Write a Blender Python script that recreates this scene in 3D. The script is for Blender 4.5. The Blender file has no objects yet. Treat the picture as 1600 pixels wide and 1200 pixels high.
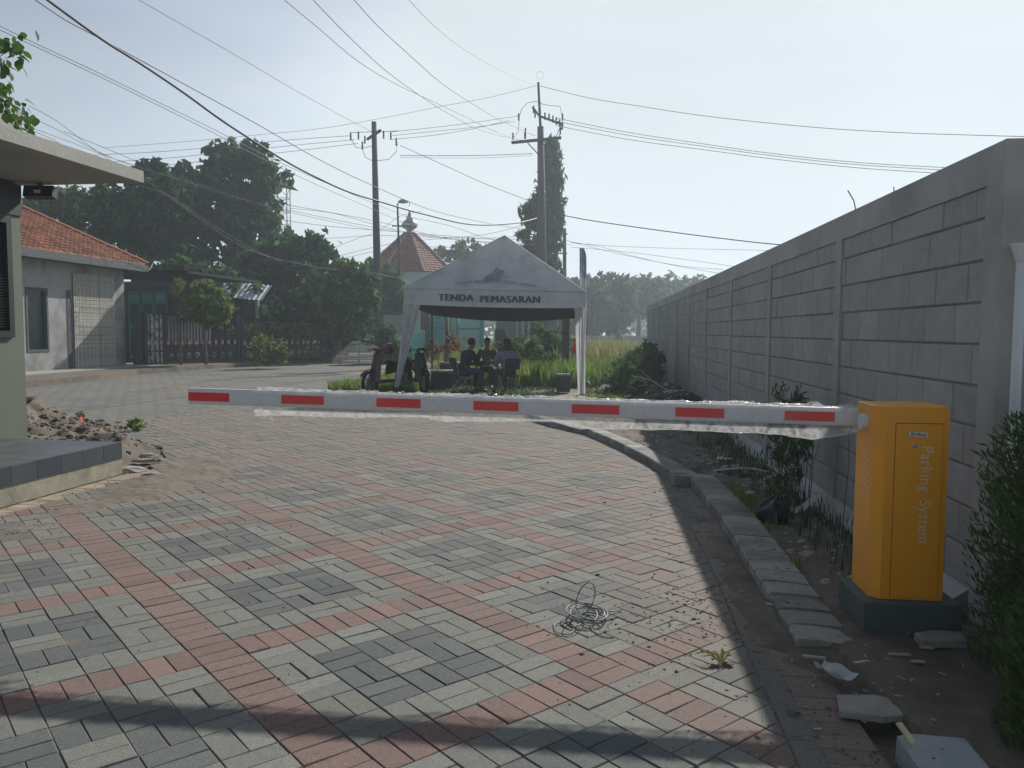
import bpy, math, random
import numpy as np
from mathutils import Vector, Matrix, noise as mnoise
random.seed(7); np.random.seed(7)
D = bpy.data
SC = bpy.context.scene
COL = SC.collection
R = math.radians

# ------------------------------------------------------------------ camera, sky, sun, exposure
FPX, PIT, ROLL, CAMH = 1242.8, .0667, .0054, 1.489        # focal length in pixels of a 1600 px wide picture
cam = D.cameras.new('camera'); camo = D.objects.new('camera', cam); COL.objects.link(camo)
cam.sensor_width = 36; cam.lens = 36 * FPX / 1600; cam.clip_start = .05; cam.clip_end = 2000
camo.matrix_world = Matrix.Translation((0, 0, CAMH)) @ Matrix.Rotation(R(90) - PIT, 4, 'X') @ Matrix.Rotation(ROLL, 4, 'Z')
SC.camera = camo

SUN_AZ, SUN_EL = R(27.3), R(33.3)          # azimuth clockwise from +Y, seen ahead and to the right
w = D.worlds.new('World'); SC.world = w; w.use_nodes = True
nt = w.node_tree; nt.nodes.clear()
out = nt.nodes.new('ShaderNodeOutputWorld'); bg = nt.nodes.new('ShaderNodeBackground')
sky = nt.nodes.new('ShaderNodeTexSky'); sky.sky_type = 'NISHITA'; sky.sun_disc = False
sky.sun_elevation = SUN_EL; sky.sun_rotation = SUN_AZ
sky.air_density = 1.0; sky.dust_density = 1.6; sky.ozone_density = 1.0
tc = nt.nodes.new('ShaderNodeTexCoord'); mp = nt.nodes.new('ShaderNodeMapping')
mp.inputs['Scale'].default_value = (1.2, 1.6, 5.0)
n1 = nt.nodes.new('ShaderNodeTexNoise'); n1.inputs['Scale'].default_value = 1.9; n1.inputs['Detail'].default_value = 7; n1.inputs['Roughness'].default_value = .55
cr = nt.nodes.new('ShaderNodeValToRGB'); cr.color_ramp.elements[0].position = .36; cr.color_ramp.elements[0].color = (.40, .40, .40, 1)
cr.color_ramp.elements[1].position = .72; cr.color_ramp.elements[1].color = (.72, .72, .72, 1)
mx = nt.nodes.new('ShaderNodeMix'); mx.data_type = 'RGBA'
bw = nt.nodes.new('ShaderNodeRGBToBW'); cw_ = nt.nodes.new('ShaderNodeVectorMath'); cw_.operation = 'SCALE'; cw_.inputs[0].default_value = (1.22, 1.31, 1.37)   # thin high cloud: as bright as the sky it veils, nearly white
nt.links.new(sky.outputs[0], bw.inputs[0]); nt.links.new(bw.outputs[0], cw_.inputs['Scale']); nt.links.new(cw_.outputs[0], mx.inputs[7])
bg.inputs['Strength'].default_value = .105
L = nt.links.new
L(tc.outputs['Generated'], mp.inputs['Vector']); L(mp.outputs[0], n1.inputs['Vector']); L(n1.outputs[0], cr.inputs[0])
L(cr.outputs[0], mx.inputs[0]); L(sky.outputs[0], mx.inputs[6]); mn = nt.nodes.new('ShaderNodeVectorMath'); mn.operation = 'MINIMUM'; mn.inputs[1].default_value = (6.15, 6.85, 7.25)
n5 = nt.nodes.new('ShaderNodeTexNoise'); n5.inputs['Scale'].default_value = 1.0; n5.inputs['Detail'].default_value = 6; L(mp.outputs[0], n5.inputs['Vector'])
r5_ = nt.nodes.new('ShaderNodeMapRange'); r5_.inputs[1].default_value = .35; r5_.inputs[2].default_value = .68; r5_.inputs[3].default_value = .88; r5_.inputs[4].default_value = 1.02; L(n5.outputs[0], r5_.inputs[0])
sc_ = nt.nodes.new('ShaderNodeVectorMath'); sc_.operation = 'SCALE'; L(r5_.outputs[0], sc_.inputs['Scale'])      # hazy sky: the glare round the sun levels off
L(mx.outputs[2], mn.inputs[0]); L(mn.outputs[0], sc_.inputs[0]); L(sc_.outputs[0], bg.inputs['Color']); L(bg.outputs[0], out.inputs[0])

sl = D.lights.new('sun', 'SUN'); sl.energy = 4.8; sl.angle = R(.6); sl.color = (1.0, .945, .87)
so = D.objects.new('sun', sl); COL.objects.link(so)
SUND = Vector((math.sin(SUN_AZ) * math.cos(SUN_EL), math.cos(SUN_AZ) * math.cos(SUN_EL), math.sin(SUN_EL)))
so.rotation_euler = SUND.to_track_quat('Z', 'Y').to_euler(); so.location = (20, 20, 40)

SC.view_settings.view_transform = 'Standard'; SC.view_settings.look = 'None'
SC.view_settings.exposure = 0.18; SC.view_settings.gamma = 1; SC.view_settings.use_curve_mapping = False
SC.render.engine = 'CYCLES'
SC.cycles.max_bounces = 6; SC.cycles.transparent_max_bounces = 12
SC.cycles.volume_bounces = 0; SC.cycles.use_denoising = True

# ------------------------------------------------------------------ surveying helpers: sight lines from the camera station
def ray(px, py):
    x, y = px - 800, py - 600
    c, s = math.cos(ROLL), math.sin(ROLL)
    X = (x * c + y * s) / FPX; U = -(-x * s + y * c) / FPX
    cp, sp = math.cos(PIT), math.sin(PIT)
    return Vector((X, cp + U * sp, -sp + U * cp))
def G(px, py, z=0.):
    r = ray(px, py); return Vector((0, 0, CAMH)) + r * ((z - CAMH) / r.z)
def AT(px, py, Y):
    r = ray(px, py); return Vector((0, 0, CAMH)) + r * (Y / r.y)

# ------------------------------------------------------------------ materials
MATS = {}
def mat(name, col, rough=.85, var=.12, scale=8., bump=.0, bscale=60., metal=0., trans=0., attr=False, col2=None, c2pos=(.45, .65), c2scale=3., spec=.5, grime=None):
    if name in MATS: return MATS[name]
    m = D.materials.new(name); m.use_nodes = True; MATS[name] = m
    n = m.node_tree; n.nodes.clear(); A = n.nodes.new; K = n.links.new
    o = A('ShaderNodeOutputMaterial'); p = A('ShaderNodeBsdfPrincipled')
    p.inputs['Roughness'].default_value = rough; p.inputs['Metallic'].default_value = metal
    p.inputs['Specular IOR Level'].default_value = spec
    g = A('ShaderNodeNewGeometry')
    nz = A('ShaderNodeTexNoise'); nz.inputs['Scale'].default_value = scale; nz.inputs['Detail'].default_value = 6; nz.inputs['Roughness'].default_value = .65
    K(g.outputs['Position'], nz.inputs['Vector'])
    cur = A('ShaderNodeRGB'); cur.outputs[0].default_value = (*col, 1); cur = cur.outputs[0]
    if col2:
        n2 = A('ShaderNodeTexNoise'); n2.inputs['Scale'].default_value = c2scale; n2.inputs['Detail'].default_value = 8; n2.inputs['Roughness'].default_value = .6
        K(g.outputs['Position'], n2.inputs['Vector'])
        r2 = A('ShaderNodeValToRGB'); r2.color_ramp.elements[0].position = c2pos[0]; r2.color_ramp.elements[1].position = c2pos[1]
        K(n2.outputs[0], r2.inputs[0])
        q = A('ShaderNodeMix'); q.data_type = 'RGBA'; K(r2.outputs[0], q.inputs[0]); K(cur, q.inputs[6]); q.inputs[7].default_value = (*col2, 1); cur = q.outputs[2]
    if attr:
        at = A('ShaderNodeAttribute'); at.attribute_name = 'tint'
        q = A('ShaderNodeMix'); q.data_type = 'RGBA'; q.blend_type = 'MULTIPLY'; q.inputs[0].default_value = 1; K(cur, q.inputs[6]); K(at.outputs['Color'], q.inputs[7]); cur = q.outputs[2]
    mr = A('ShaderNodeMapRange'); mr.inputs[3].default_value = 1 - var * 2; mr.inputs[4].default_value = 1 + var * 2
    K(nz.outputs[0], mr.inputs[0])
    vm = A('ShaderNodeVectorMath'); vm.operation = 'SCALE'; K(cur, vm.inputs[0]); K(mr.outputs[0], vm.inputs['Scale'])
    K(vm.outputs[0], p.inputs['Base Color'])
    if bump:
        nb = A('ShaderNodeTexNoise'); nb.inputs['Scale'].default_value = bscale; nb.inputs['Detail'].default_value = 5
        K(g.outputs['Position'], nb.inputs['Vector'])
        b = A('ShaderNodeBump'); b.inputs['Strength'].default_value = bump; b.inputs['Distance'].default_value = .02
        K(nb.outputs[0], b.inputs['Height']); K(b.outputs[0], p.inputs['Normal'])
    if trans:
        t = A('ShaderNodeBsdfTranslucent'); K(vm.outputs[0], t.inputs[0])
        ms = A('ShaderNodeMixShader'); ms.inputs[0].default_value = trans
        K(p.outputs[0], ms.inputs[1]); K(t.outputs[0], ms.inputs[2]); K(ms.outputs[0], o.inputs[0])
    else: K(p.outputs[0], o.inputs[0])
    return m

M_soil = mat('soil', (.135, .115, .092), .95, .22, 6, .6, 40, col2=(.10, .08, .06), c2scale=2)
M_sand = mat('joint_sand', (.135, .120, .10), .95, .2, 30, .4, 90)
M_lot = mat('dry_lot', (.23, .185, .14), .95, .2, 3, .6, 30, col2=(.13, .15, .07), c2scale=.35)
# pavers: earth colours, the traffic dust that lies on them grows towards the dug strip by the kerb
def paver_mat(name, col, spots=0):
    m = mat(name, col, .88, .16, 26, .35, 240, attr=True)
    n = m.node_tree; A = n.nodes.new; K = n.links.new
    p = [x for x in n.nodes if x.type == 'BSDF_PRINCIPLED'][0]; src = p.inputs['Base Color'].links[0].from_socket
    g = A('ShaderNodeNewGeometry')
    d = A('ShaderNodeTexNoise'); d.inputs['Scale'].default_value = .9; d.inputs['Detail'].default_value = 9; d.inputs['Roughness'].default_value = .68
    K(g.outputs['Position'], d.inputs['Vector'])
    sx = A('ShaderNodeSeparateXYZ'); K(g.outputs['Position'], sx.inputs[0])
    def rng(sock, a, b, lo=0., hi=1.):
        r = A('ShaderNodeMapRange'); r.inputs[1].default_value = a; r.inputs[2].default_value = b; r.inputs[3].default_value = lo; r.inputs[4].default_value = hi; K(sock, r.inputs[0]); return r.outputs[0]
    def mth(op, a, b):
        r = A('ShaderNodeMath'); r.operation = op; r.use_clamp = (op == 'MULTIPLY_ADD')
        for i, v in enumerate((a, b)):
            if isinstance(v, (int, float)): r.inputs[i].default_value = v
            else: K(v, r.inputs[i])
        return r.outputs[0]
    right = rng(sx.outputs[0], .30, 1.15, 0, .60); far = rng(sx.outputs[1], 3.6, 10.5, 0, .66); left = rng(sx.outputs[0], -2.4, -3.9, 0, .42)
    vd = A('ShaderNodeVectorMath'); vd.operation = 'DISTANCE'; vd.inputs[1].default_value = (.92, 4.35, 0); K(g.outputs['Position'], vd.inputs[0])
    vd2 = A('ShaderNodeVectorMath'); vd2.operation = 'DISTANCE'; vd2.inputs[1].default_value = (1.15, 5.6, 0); K(g.outputs['Position'], vd2.inputs[0])
    right = mth('ADD', right, mth('ADD', rng(vd.outputs['Value'], .1, .75, .5, 0), rng(vd2.outputs['Value'], .1, .7, .4, 0)))
    base = mth('ADD', mth('MAXIMUM', mth('MAXIMUM', right, left), far), rng(d.outputs[0], .3, .75, -.30, .34))
    f = rng(base, 0, 1, 0, .92)
    q = A('ShaderNodeMix'); q.data_type = 'RGBA'; K(f, q.inputs[0]); K(src, q.inputs[6]); q.inputs[7].default_value = (.205, .176, .150, 1)
    fine = A('ShaderNodeTexNoise'); fine.inputs['Scale'].default_value = 160; fine.inputs['Detail'].default_value = 3; K(g.outputs['Position'], fine.inputs['Vector'])
    sp = rng(fine.outputs[0], .30, .62, .62, 1.12)
    v = A('ShaderNodeVectorMath'); v.operation = 'SCALE'; K(q.outputs[2], v.inputs[0]); K(sp, v.inputs['Scale'])
    K(v.outputs[0], p.inputs['Base Color'])
    return m
M_pred = paver_mat('paver_red', (.190, .126, .110))
M_plight = paver_mat('paver_grey', (.168, .174, .156))
M_pdark = paver_mat('paver_charcoal', (.098, .110, .110))
M_pyel = paver_mat('paver_buff', (.36, .30, .20))
PM = {'r': M_pred, 'l': M_plight, 'd': M_pdark, 'y': M_pyel}
M_kerb = mat('kerb_concrete', (.26, .265, .25), .9, .16, 14, .6, 70, attr=True, col2=(.15, .125, .10), c2scale=3, c2pos=(.5, .7))
M_block = mat('wall_block', (.375, .38, .385), .93, .14, 9, .3, 90, attr=True, col2=(.31, .315, .31), c2scale=.7, c2pos=(.40, .75))
M_plaster = mat('grey_plaster', (.40, .40, .40), .92, .12, 3, .3, 60, col2=(.31, .31, .30), c2scale=1.2)
M_mortar = mat('mortar', (.24, .235, .22), .95, .1)
M_olive = mat('olive_paint', (.145, .17, .130), .8, .06, 2, .15, 80)
M_oliveD = mat('slate_paint_and_shade', (.07, .085, .09), .8, .05, 2)  # dark paint, also the painted shadow under the guardhouse slab
M_slabw = mat('slab_concrete', (.38, .375, .34), .9, .10, 3, .2, 40, col2=(.26, .26, .235), c2scale=1.5, c2pos=(.5, .75))
M_tile = mat('dark_floor_tile', (.065, .078, .092), .28, .08, 3, attr=True)
M_grout = mat('grout', (.42, .42, .38), .9, .1)
M_stepc = mat('step_plaster', (.34, .32, .25), .9, .15, 5, .2, 50, col2=(.21, .20, .16), c2scale=4)
M_black = mat('black_frame', (.018, .02, .022), .5, .05)
M_glassd = mat('dark_glass', (.02, .03, .035), .12, .05)
M_yel = mat('yellow_enamel', (.90, .37, .02), .36, .05, 3, .03, 25, col2=(.72, .34, .06), c2scale=2.5, c2pos=(.5, .8))
M_yelS = mat('door_gap', (.20, .075, .01), .7, .02)
M_plinth = mat('painted_plinth', (.085, .105, .105), .85, .1, 6, .2, 60)
M_print = mat('silver_print', (.74, .60, .40), .5, .03)
M_badge = mat('badge_pale', (.62, .72, .76), .4, .03)
M_badgeT = mat('badge_dark', (.03, .07, .10), .4, .03)
M_white = mat('white_enamel', (.64, .66, .68), .4, .03)
M_red = mat('red_reflective', (.75, .035, .03), .4, .04)
M_steel = mat('dull_steel', (.42, .42, .43), .4, .05, metal=.8)
M_pole = mat('concrete_pole', (.085, .09, .10), .9, .1, 2, .2, 30)
M_dark = mat('dark_metal', (.05, .055, .06), .6, .05)
M_cable = mat('black_cable', (.022, .024, .03), .6, .02)
M_canvas = mat('tent_canvas', (.62, .64, .66), .8, .10, 2, .3, 14, trans=.36, col2=(.50, .51, .52), c2scale=1.6)
M_canvas_shade = mat('tent_shade', (.05, .06, .07), .9, .05)
M_ink = mat('dark_ink', (.06, .07, .09), .8, .05)
M_inkg = mat('grey_ink', (.20, .21, .23), .8, .05)
M_wallw = mat('old_white_wall', (.33, .34, .335), .93, .12, 2.2, .2, 40, col2=(.20, .20, .185), c2scale=.9)
M_bamboo = mat('woven_bamboo', (.38, .37, .33), .9, .18, 9, .2, 60, attr=True)
M_roof = mat('clay_tile', (.31, .120, .062), .85, .25, 5, .3, 40, attr=True)
M_roofm = mat('mosque_tile', (.21, .065, .045), .8, .2, 3, .3, 20, attr=True)
M_turq = mat('turquoise_paint', (.13, .42, .38), .8, .08, 2)
M_turqL = mat('pale_turquoise', (.38, .55, .50), .8, .08, 2)
M_turqD = mat('teal_paint', (.08, .34, .31), .8, .1, 2)
M_silver = mat('silver_dome', (.32, .32, .35), .25, .05, metal=.9)
M_zinc = mat('zinc_sheet', (.34, .37, .40), .5, .15, 5, metal=.3)
M_rust = mat('rusty_black_iron', (.045, .04, .04), .7, .2, 8)
M_chalk = mat('flaking_white_paint', (.52, .54, .58), .8, .3, 14, col2=(.06, .06, .07), c2scale=5)
M_bark = mat('bark', (.11, .085, .065), .95, .25, 8, .8, 20)
M_stone = mat('broken_concrete', (.30, .29, .26), .93, .2, 12, .7, 50)
M_stoneP = mat('pale_kerb_stone', (.30, .33, .34), .9, .14, 10, .5, 60)
M_paper = mat('pale_litter', (.40, .39, .35), .8, .1, 20)
M_bagw = mat('torn_white_bag', (.50, .56, .54), .6, .12, 12, trans=.25)
M_bagb = mat('black_plastic', (.012, .014, .018), .35, .1, 10)
M_wood = mat('raw_wood_chip', (.55, .46, .30), .85, .15, 30)
M_skin = mat('skin', (.26, .14, .09), .6, .05)
M_hair = mat('black_hair', (.012, .011, .012), .55, .05)
M_jacket = mat('dark_jacket', (.020, .024, .034), .85, .1)
M_jeans = mat('blue_jeans', (.06, .085, .14), .85, .1, 20)
M_shirt = mat('plaid_shirt', (.24, .26, .38), .85, .22, 45)
M_brownc = mat('brown_cloth', (.10, .07, .05), .85, .1)
M_shoe = mat('shoe', (.03, .03, .03), .6, .05)
M_rubber = mat('tyre_rubber', (.015, .015, .016), .8, .05)
M_bike = mat('scooter_black', (.015, .016, .02), .25, .02)
M_biker = mat('scooter_maroon', (.10, .018, .02), .22, .02)
M_helm = mat('helmet_brown', (.16, .055, .04), .12, .02)
M_redpl = mat('red_plastic', (.55, .03, .03), .5, .03)
M_green = mat('green_plastic', (.02, .18, .10), .6, .05)
M_fab = mat('bunting_cloth', (.5, .5, .55), .9, .05, trans=.2)
def leafmat(name, col, col2, tr=.45):
    return mat(name, col, .75, .18, .9, trans=tr, attr=True, col2=col2, c2scale=.45, spec=.25)
M_leafD = leafmat('leaf_dark', (.045, .110, .032), (.024, .062, .026))
M_leafM = leafmat('leaf_mid', (.070, .135, .035), (.045, .090, .030))
M_leafY = leafmat('leaf_yellow_green', (.17, .24, .045), (.09, .15, .03), .42)
M_leafB = leafmat('leaf_near', (.060, .125, .022), (.04, .09, .02), .40)
M_leafT = leafmat('leaf_thuja', (.095, .160, .050), (.045, .085, .035), .42)
M_leafR = leafmat('leaf_red_tip', (.30, .14, .06), (.18, .13, .05), .35)
M_leafF = leafmat('leaf_far', (.085, .125, .055), (.055, .09, .04))
M_grass = leafmat('grass_green', (.15, .25, .050), (.22, .25, .07), .5)
M_grassD = leafmat('grass_straw', (.30, .28, .11), (.17, .23, .06), .45)
# street of grey concrete blocks, too far for single blocks
M_street = mat('street_block', (.140, .142, .130), .92, .12, 1.1, .3, 60, col2=(.17, .152, .125), c2scale=.35)
def street_bricks(m):
    n = m.node_tree; A = n.nodes.new; K = n.links.new
    p = [x for x in n.nodes if x.type == 'BSDF_PRINCIPLED'][0]; src = p.inputs['Base Color'].links[0].from_socket
    g = A('ShaderNodeNewGeometry'); mpp = A('ShaderNodeMapping'); mpp.inputs['Rotation'].default_value = (0, 0, .35)
    b = A('ShaderNodeTexBrick'); b.inputs['Scale'].default_value = 1; b.inputs['Brick Width'].default_value = .42; b.inputs['Row Height'].default_value = .21
    b.inputs['Mortar Size'].default_value = .022; b.inputs['Color1'].default_value = (1.12, 1.12, 1.12, 1); b.inputs['Color2'].default_value = (.86, .86, .86, 1); b.inputs['Mortar'].default_value = (.35, .35, .35, 1)
    K(g.outputs['Position'], mpp.inputs[0]); K(mpp.outputs[0], b.inputs['Vector'])
    q = A('ShaderNodeMix'); q.data_type = 'RGBA'; q.blend_type = 'MULTIPLY'; q.inputs[0].default_value = .8
    K(src, q.inputs[6]); K(b.outputs[0], q.inputs[7]); K(q.outputs[2], p.inputs['Base Color'])
street_bricks(M_street)
# clear wrinkled stretch film
def film(nm, lo, hi):
    m = D.materials.new(nm); m.use_nodes = True; n = m.node_tree; n.nodes.clear(); A = n.nodes.new; K = n.links.new
    o = A('ShaderNodeOutputMaterial'); t = A('ShaderNodeBsdfTransparent'); p = A('ShaderNodeBsdfPrincipled'); ms = A('ShaderNodeMixShader')
    p.inputs['Base Color'].default_value = (.75, .77, .78, 1); p.inputs['Roughness'].default_value = .16; p.inputs['Specular IOR Level'].default_value = 1
    tr = A('ShaderNodeBsdfTranslucent'); tr.inputs[0].default_value = (.8, .8, .8, 1); m2 = A('ShaderNodeMixShader'); m2.inputs[0].default_value = .4
    g = A('ShaderNodeNewGeometry'); w1 = A('ShaderNodeTexNoise'); w1.inputs['Scale'].default_value = 9; w1.inputs['Detail'].default_value = 3; w1.inputs['Distortion'].default_value = 2.2
    K(g.outputs['Position'], w1.inputs['Vector']); b = A('ShaderNodeBump'); b.inputs['Strength'].default_value = 1; b.inputs['Distance'].default_value = .04
    K(w1.outputs[0], b.inputs['Height']); K(b.outputs[0], p.inputs['Normal'])
    r = A('ShaderNodeMapRange'); r.inputs[1].default_value = .35; r.inputs[2].default_value = .68; r.inputs[3].default_value = lo; r.inputs[4].default_value = hi
    K(w1.outputs[0], r.inputs[0]); K(r.outputs[0], ms.inputs[0])
    K(p.outputs[0], m2.inputs[1]); K(tr.outputs[0], m2.inputs[2])
    K(t.outputs[0], ms.inputs[1]); K(m2.outputs[0], ms.inputs[2]); K(ms.outputs[0], o.inputs[0])
    return m
M_film = film('clear_film', .12, .55); M_film2 = film('tight_film', .03, .14)

# ------------------------------------------------------------------ mesh helpers
class MB:
    def __init__(s): s.v = []; s.f = []; s.t = []; s.m = []; s.cur = 0
    def add(s, vs, fs, tint=1.):
        b = len(s.v); s.v += [tuple(v) for v in vs]
        for f in fs: s.f.append([b + i for i in f]); s.t.append(tint); s.m.append(s.cur)
        return s
    def box(s, x0, x1, y0, y1, z0, z1, tint=1., M=None):
        vs = [(x, y, z) for z in (z0, z1) for x, y in ((x0, y0), (x1, y0), (x1, y1), (x0, y1))]
        if M: vs = [M @ Vector(v) for v in vs]
        return s.add(vs, [(0, 3, 2, 1), (4, 5, 6, 7), (0, 1, 5, 4), (1, 2, 6, 5), (2, 3, 7, 6), (3, 0, 4, 7)], tint)
    def bbox(s, x0, x1, y0, y1, z0, z1, b=.01, tint=1., M=None):      # box with a bevelled top rim
        vs = []
        for z, i in ((z0, 0), (z1 - b, 0), (z1, b)):
            vs += [(x0 + i, y0 + i, z), (x1 - i, y0 + i, z), (x1 - i, y1 - i, z), (x0 + i, y1 - i, z)]
        if M: vs = [M @ Vector(v) for v in vs]
        fs = [(0, 3, 2, 1), (8, 9, 10, 11)]
        for k in (0, 4):
            for i in range(4): fs.append((k + i, k + (i + 1) % 4, k + 4 + (i + 1) % 4, k + 4 + i))
        return s.add(vs, fs, tint)
    def tube(s, pts, r, seg=6, cap=True, tint=1.):
        pts = [Vector(p) for p in pts]; rs = r if isinstance(r, (list, tuple)) else [r] * len(pts)
        vs = []; up = Vector((0, 0, 1))
        for i, p in enumerate(pts):
            d = (pts[min(i + 1, len(pts) - 1)] - pts[max(i - 1, 0)]).normalized()
            a = d.cross(up if abs(d.z) < .95 else Vector((1, 0, 0))).normalized(); b = a.cross(d)
            for k in range(seg):
                t = 2 * math.pi * k / seg; vs.append(p + a * (math.cos(t) * rs[i]) + b * (math.sin(t) * rs[i]))
        fs = [(i * seg + k, i * seg + (k + 1) % seg, (i + 1) * seg + (k + 1) % seg, (i + 1) * seg + k) for i in range(len(pts) - 1) for k in range(seg)]
        if cap: fs += [tuple(reversed(range(seg))), tuple((len(pts) - 1) * seg + k for k in range(seg))]
        return s.add(vs, fs, tint)
    def lathe(s, prof, c=(0, 0, 0), seg=16, tint=1., sx=1., sy=1.):
        vs = [(c[0] + r * math.cos(2 * math.pi * k / seg) * sx, c[1] + r * math.sin(2 * math.pi * k / seg) * sy, c[2] + z) for r, z in prof for k in range(seg)]
        fs = [(i * seg + k, i * seg + (k + 1) % seg, (i + 1) * seg + (k + 1) % seg, (i + 1) * seg + k) for i in range(len(prof) - 1) for k in range(seg)]
        fs += [tuple(reversed(range(seg))), tuple((len(prof) - 1) * seg + k for k in range(seg))]
        return s.add(vs, fs, tint)
    def prism(s, poly, z0, z1, tint=1., b=0.):
        n = len(poly); cx = sum(p[0] for p in poly) / n; cy = sum(p[1] for p in poly) / n
        def inset(p): 
            dx, dy = p[0] - cx, p[1] - cy; l = math.hypot(dx, dy) or 1; k = max(0, 1 - b * 1.4 / l); return (cx + dx * k, cy + dy * k)
        vs = [(p[0], p[1], z0) for p in poly] + [(p[0], p[1], z1 - b * .8) for p in poly]
        if b: vs += [(*inset(p), z1) for p in poly]
        fs = [tuple(reversed(range(n)))]; lv = 2 if b else 1
        for k in range(lv):
            for i in range(n): fs.append((k * n + i, k * n + (i + 1) % n, (k + 1) * n + (i + 1) % n, (k + 1) * n + i))
        fs.append(tuple(lv * n + i for i in range(n)))
        return s.add(vs, fs, tint)
    def grid(s, f, nu, nv, tint=1.):
        vs = [f(i / nu, j / nv) for j in range(nv + 1) for i in range(nu + 1)]
        fs = [(j * (nu + 1) + i, j * (nu + 1) + i + 1, (j + 1) * (nu + 1) + i + 1, (j + 1) * (nu + 1) + i) for j in range(nv) for i in range(nu)]
        return s.add(vs, fs, tint)
    def mesh(s, name, mats, smooth=False):
        me = D.meshes.new(name); me.from_pydata(s.v, [], s.f)
        a = me.attributes.new('tint', 'FLOAT_COLOR', 'FACE')
        arr = np.ones((len(s.f), 4), np.float32)
        for i, t in enumerate(s.t): arr[i, :3] = t
        a.data.foreach_set('color', arr.ravel())
        mats = mats if isinstance(mats, (list, tuple)) else [mats]
        for m in mats: me.materials.append(m)
        if len(mats) > 1: me.polygons.foreach_set('material_index', s.m)
        if smooth: me.polygons.foreach_set('use_smooth', [True] * len(s.f))
        me.update(); return me
WM = {}                                   # world matrices of the Empties, kept by hand
def props(o, label=None, cat=None, group=None, kind=None):
    if label: o['label'] = label
    if cat: o['category'] = cat
    if group: o['group'] = group
    if kind: o['kind'] = kind
    return o
def thing(name, label, cat, loc=(0, 0, 0), rz=0., group=None, parent=None, kind=None):
    o = D.objects.new(name, None); COL.objects.link(o); o.location = loc; o.rotation_euler = (0, 0, rz); o.empty_display_size = .2
    WM[o.name] = Matrix.Translation(loc) @ Matrix.Rotation(rz, 4, 'Z')
    return props(o, label, cat, group, kind)
def obj(name, mb, m, parent=None, world=False, smooth=False, label=None, cat=None, group=None, kind=None, loc=None):
    if world and parent is not None and parent.name in WM:
        inv = WM[parent.name].inverted(); mb.v = [tuple(inv @ Vector(v)) for v in mb.v]
    if loc is not None: mb.v = [(v[0] - loc[0], v[1] - loc[1], v[2] - loc[2]) for v in mb.v]
    o = D.objects.new(name, mb.mesh(name, m, smooth)); COL.objects.link(o)
    if parent is not None: o.parent = parent
    if loc is not None: o.location = loc
    return props(o, label, cat, group, kind)
def inst(name, me, parent=None, loc=(0, 0, 0), rot=(0, 0, 0), scale=(1, 1, 1)):
    o = D.objects.new(name, me); COL.objects.link(o); o.location = loc; o.rotation_euler = rot; o.scale = scale
    if parent is not None: o.parent = parent
    return o
def copy_thing(t, loc, rz, label=None):
    c = t.copy(); COL.objects.link(c); c.location = loc; c.rotation_euler = (0, 0, rz)
    if label: c['label'] = label
    for ch in list(t.children):
        d = ch.copy(); COL.objects.link(d); d.parent = c
        for g2 in list(ch.children):
            e = g2.copy(); COL.objects.link(e); e.parent = d
    return c
def text(name, body, size, m, parent, mw, extrude=.0012, bold=0., label=None, spacing=1., dbl=0.):
    cu = D.curves.new(name, 'FONT'); cu.body = body; cu.size = size; cu.extrude = extrude; cu.offset = bold; cu.align_x = 'CENTER'; cu.align_y = 'CENTER'; cu.space_character = spacing
    cu.resolution_u = 3
    t = D.objects.new('tmp', cu); COL.objects.link(t); dg = bpy.context.evaluated_depsgraph_get(); dg.update()
    me = D.meshes.new_from_object(t.evaluated_get(dg)); D.objects.remove(t); me.name = name
    me.materials.clear(); me.materials.append(m); me.transform(mw)
    if dbl:
        m2 = me.copy(); ax = (mw.to_3x3() @ Vector((1, 0, 0))).normalized(); vs = []; fs = []
        for sg in (-1, 0, 1):
            b_ = len(vs); vs += [tuple(v.co + ax * dbl * sg + Vector((0, .0007 * sg, 0))) for v in me.vertices]; fs += [[b_ + i for i in p.vertices] for p in me.polygons]
        me = D.meshes.new(name); me.from_pydata(vs, [], fs); me.materials.append(m)
    o = D.objects.new(name, me); COL.objects.link(o); o.parent = parent
    return props(o, label)
def fbm(x, y, z=0., s=1.): return mnoise.fractal(Vector((x * s, y * s, z)), 1., 2., 4)
def inpoly(x, y, P):
    c = False; j = len(P) - 1
    for i in range(len(P)):
        if (P[i][1] > y) != (P[j][1] > y) and x < (P[j][0] - P[i][0]) * (y - P[i][1]) / (P[j][1] - P[i][1]) + P[i][0]: c = not c
        j = i
    return c
def rock(mb, x, y, z, r, rnd, tint=1., flat=.6):
    vs = []; seg, rings = 6, 3
    vs.append((x, y, z + r * flat))
    for a in range(1, rings):
        ph = math.pi * a / rings / 1.4
        for k in range(seg):
            t = 2 * math.pi * k / seg + a * .5; rr = r * math.sin(ph) * rnd.uniform(.75, 1.25); vs.append((x + rr * math.cos(t), y + rr * math.sin(t), z + r * flat * math.cos(ph) * rnd.uniform(.8, 1.2)))
    fs = [(0, 1 + k, 1 + (k + 1) % seg) for k in range(seg)]
    for a in range(rings - 2):
        for k in range(seg): b = 1 + a * seg; fs.append((b + k, b + seg + k, b + seg + (k + 1) % seg, b + (k + 1) % seg))
    mb.add(vs, fs, tint)
def lerp_line(L_, y):                    # x of a polyline given as (x, y) sorted by falling y
    for a, b in zip(L_, L_[1:]):
        if b[1] <= y <= a[1]:
            t = (y - a[1]) / (b[1] - a[1]); return a[0] + (b[0] - a[0]) * t
    return L_[0][0] if y > L_[0][1] else L_[-1][0]
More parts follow.
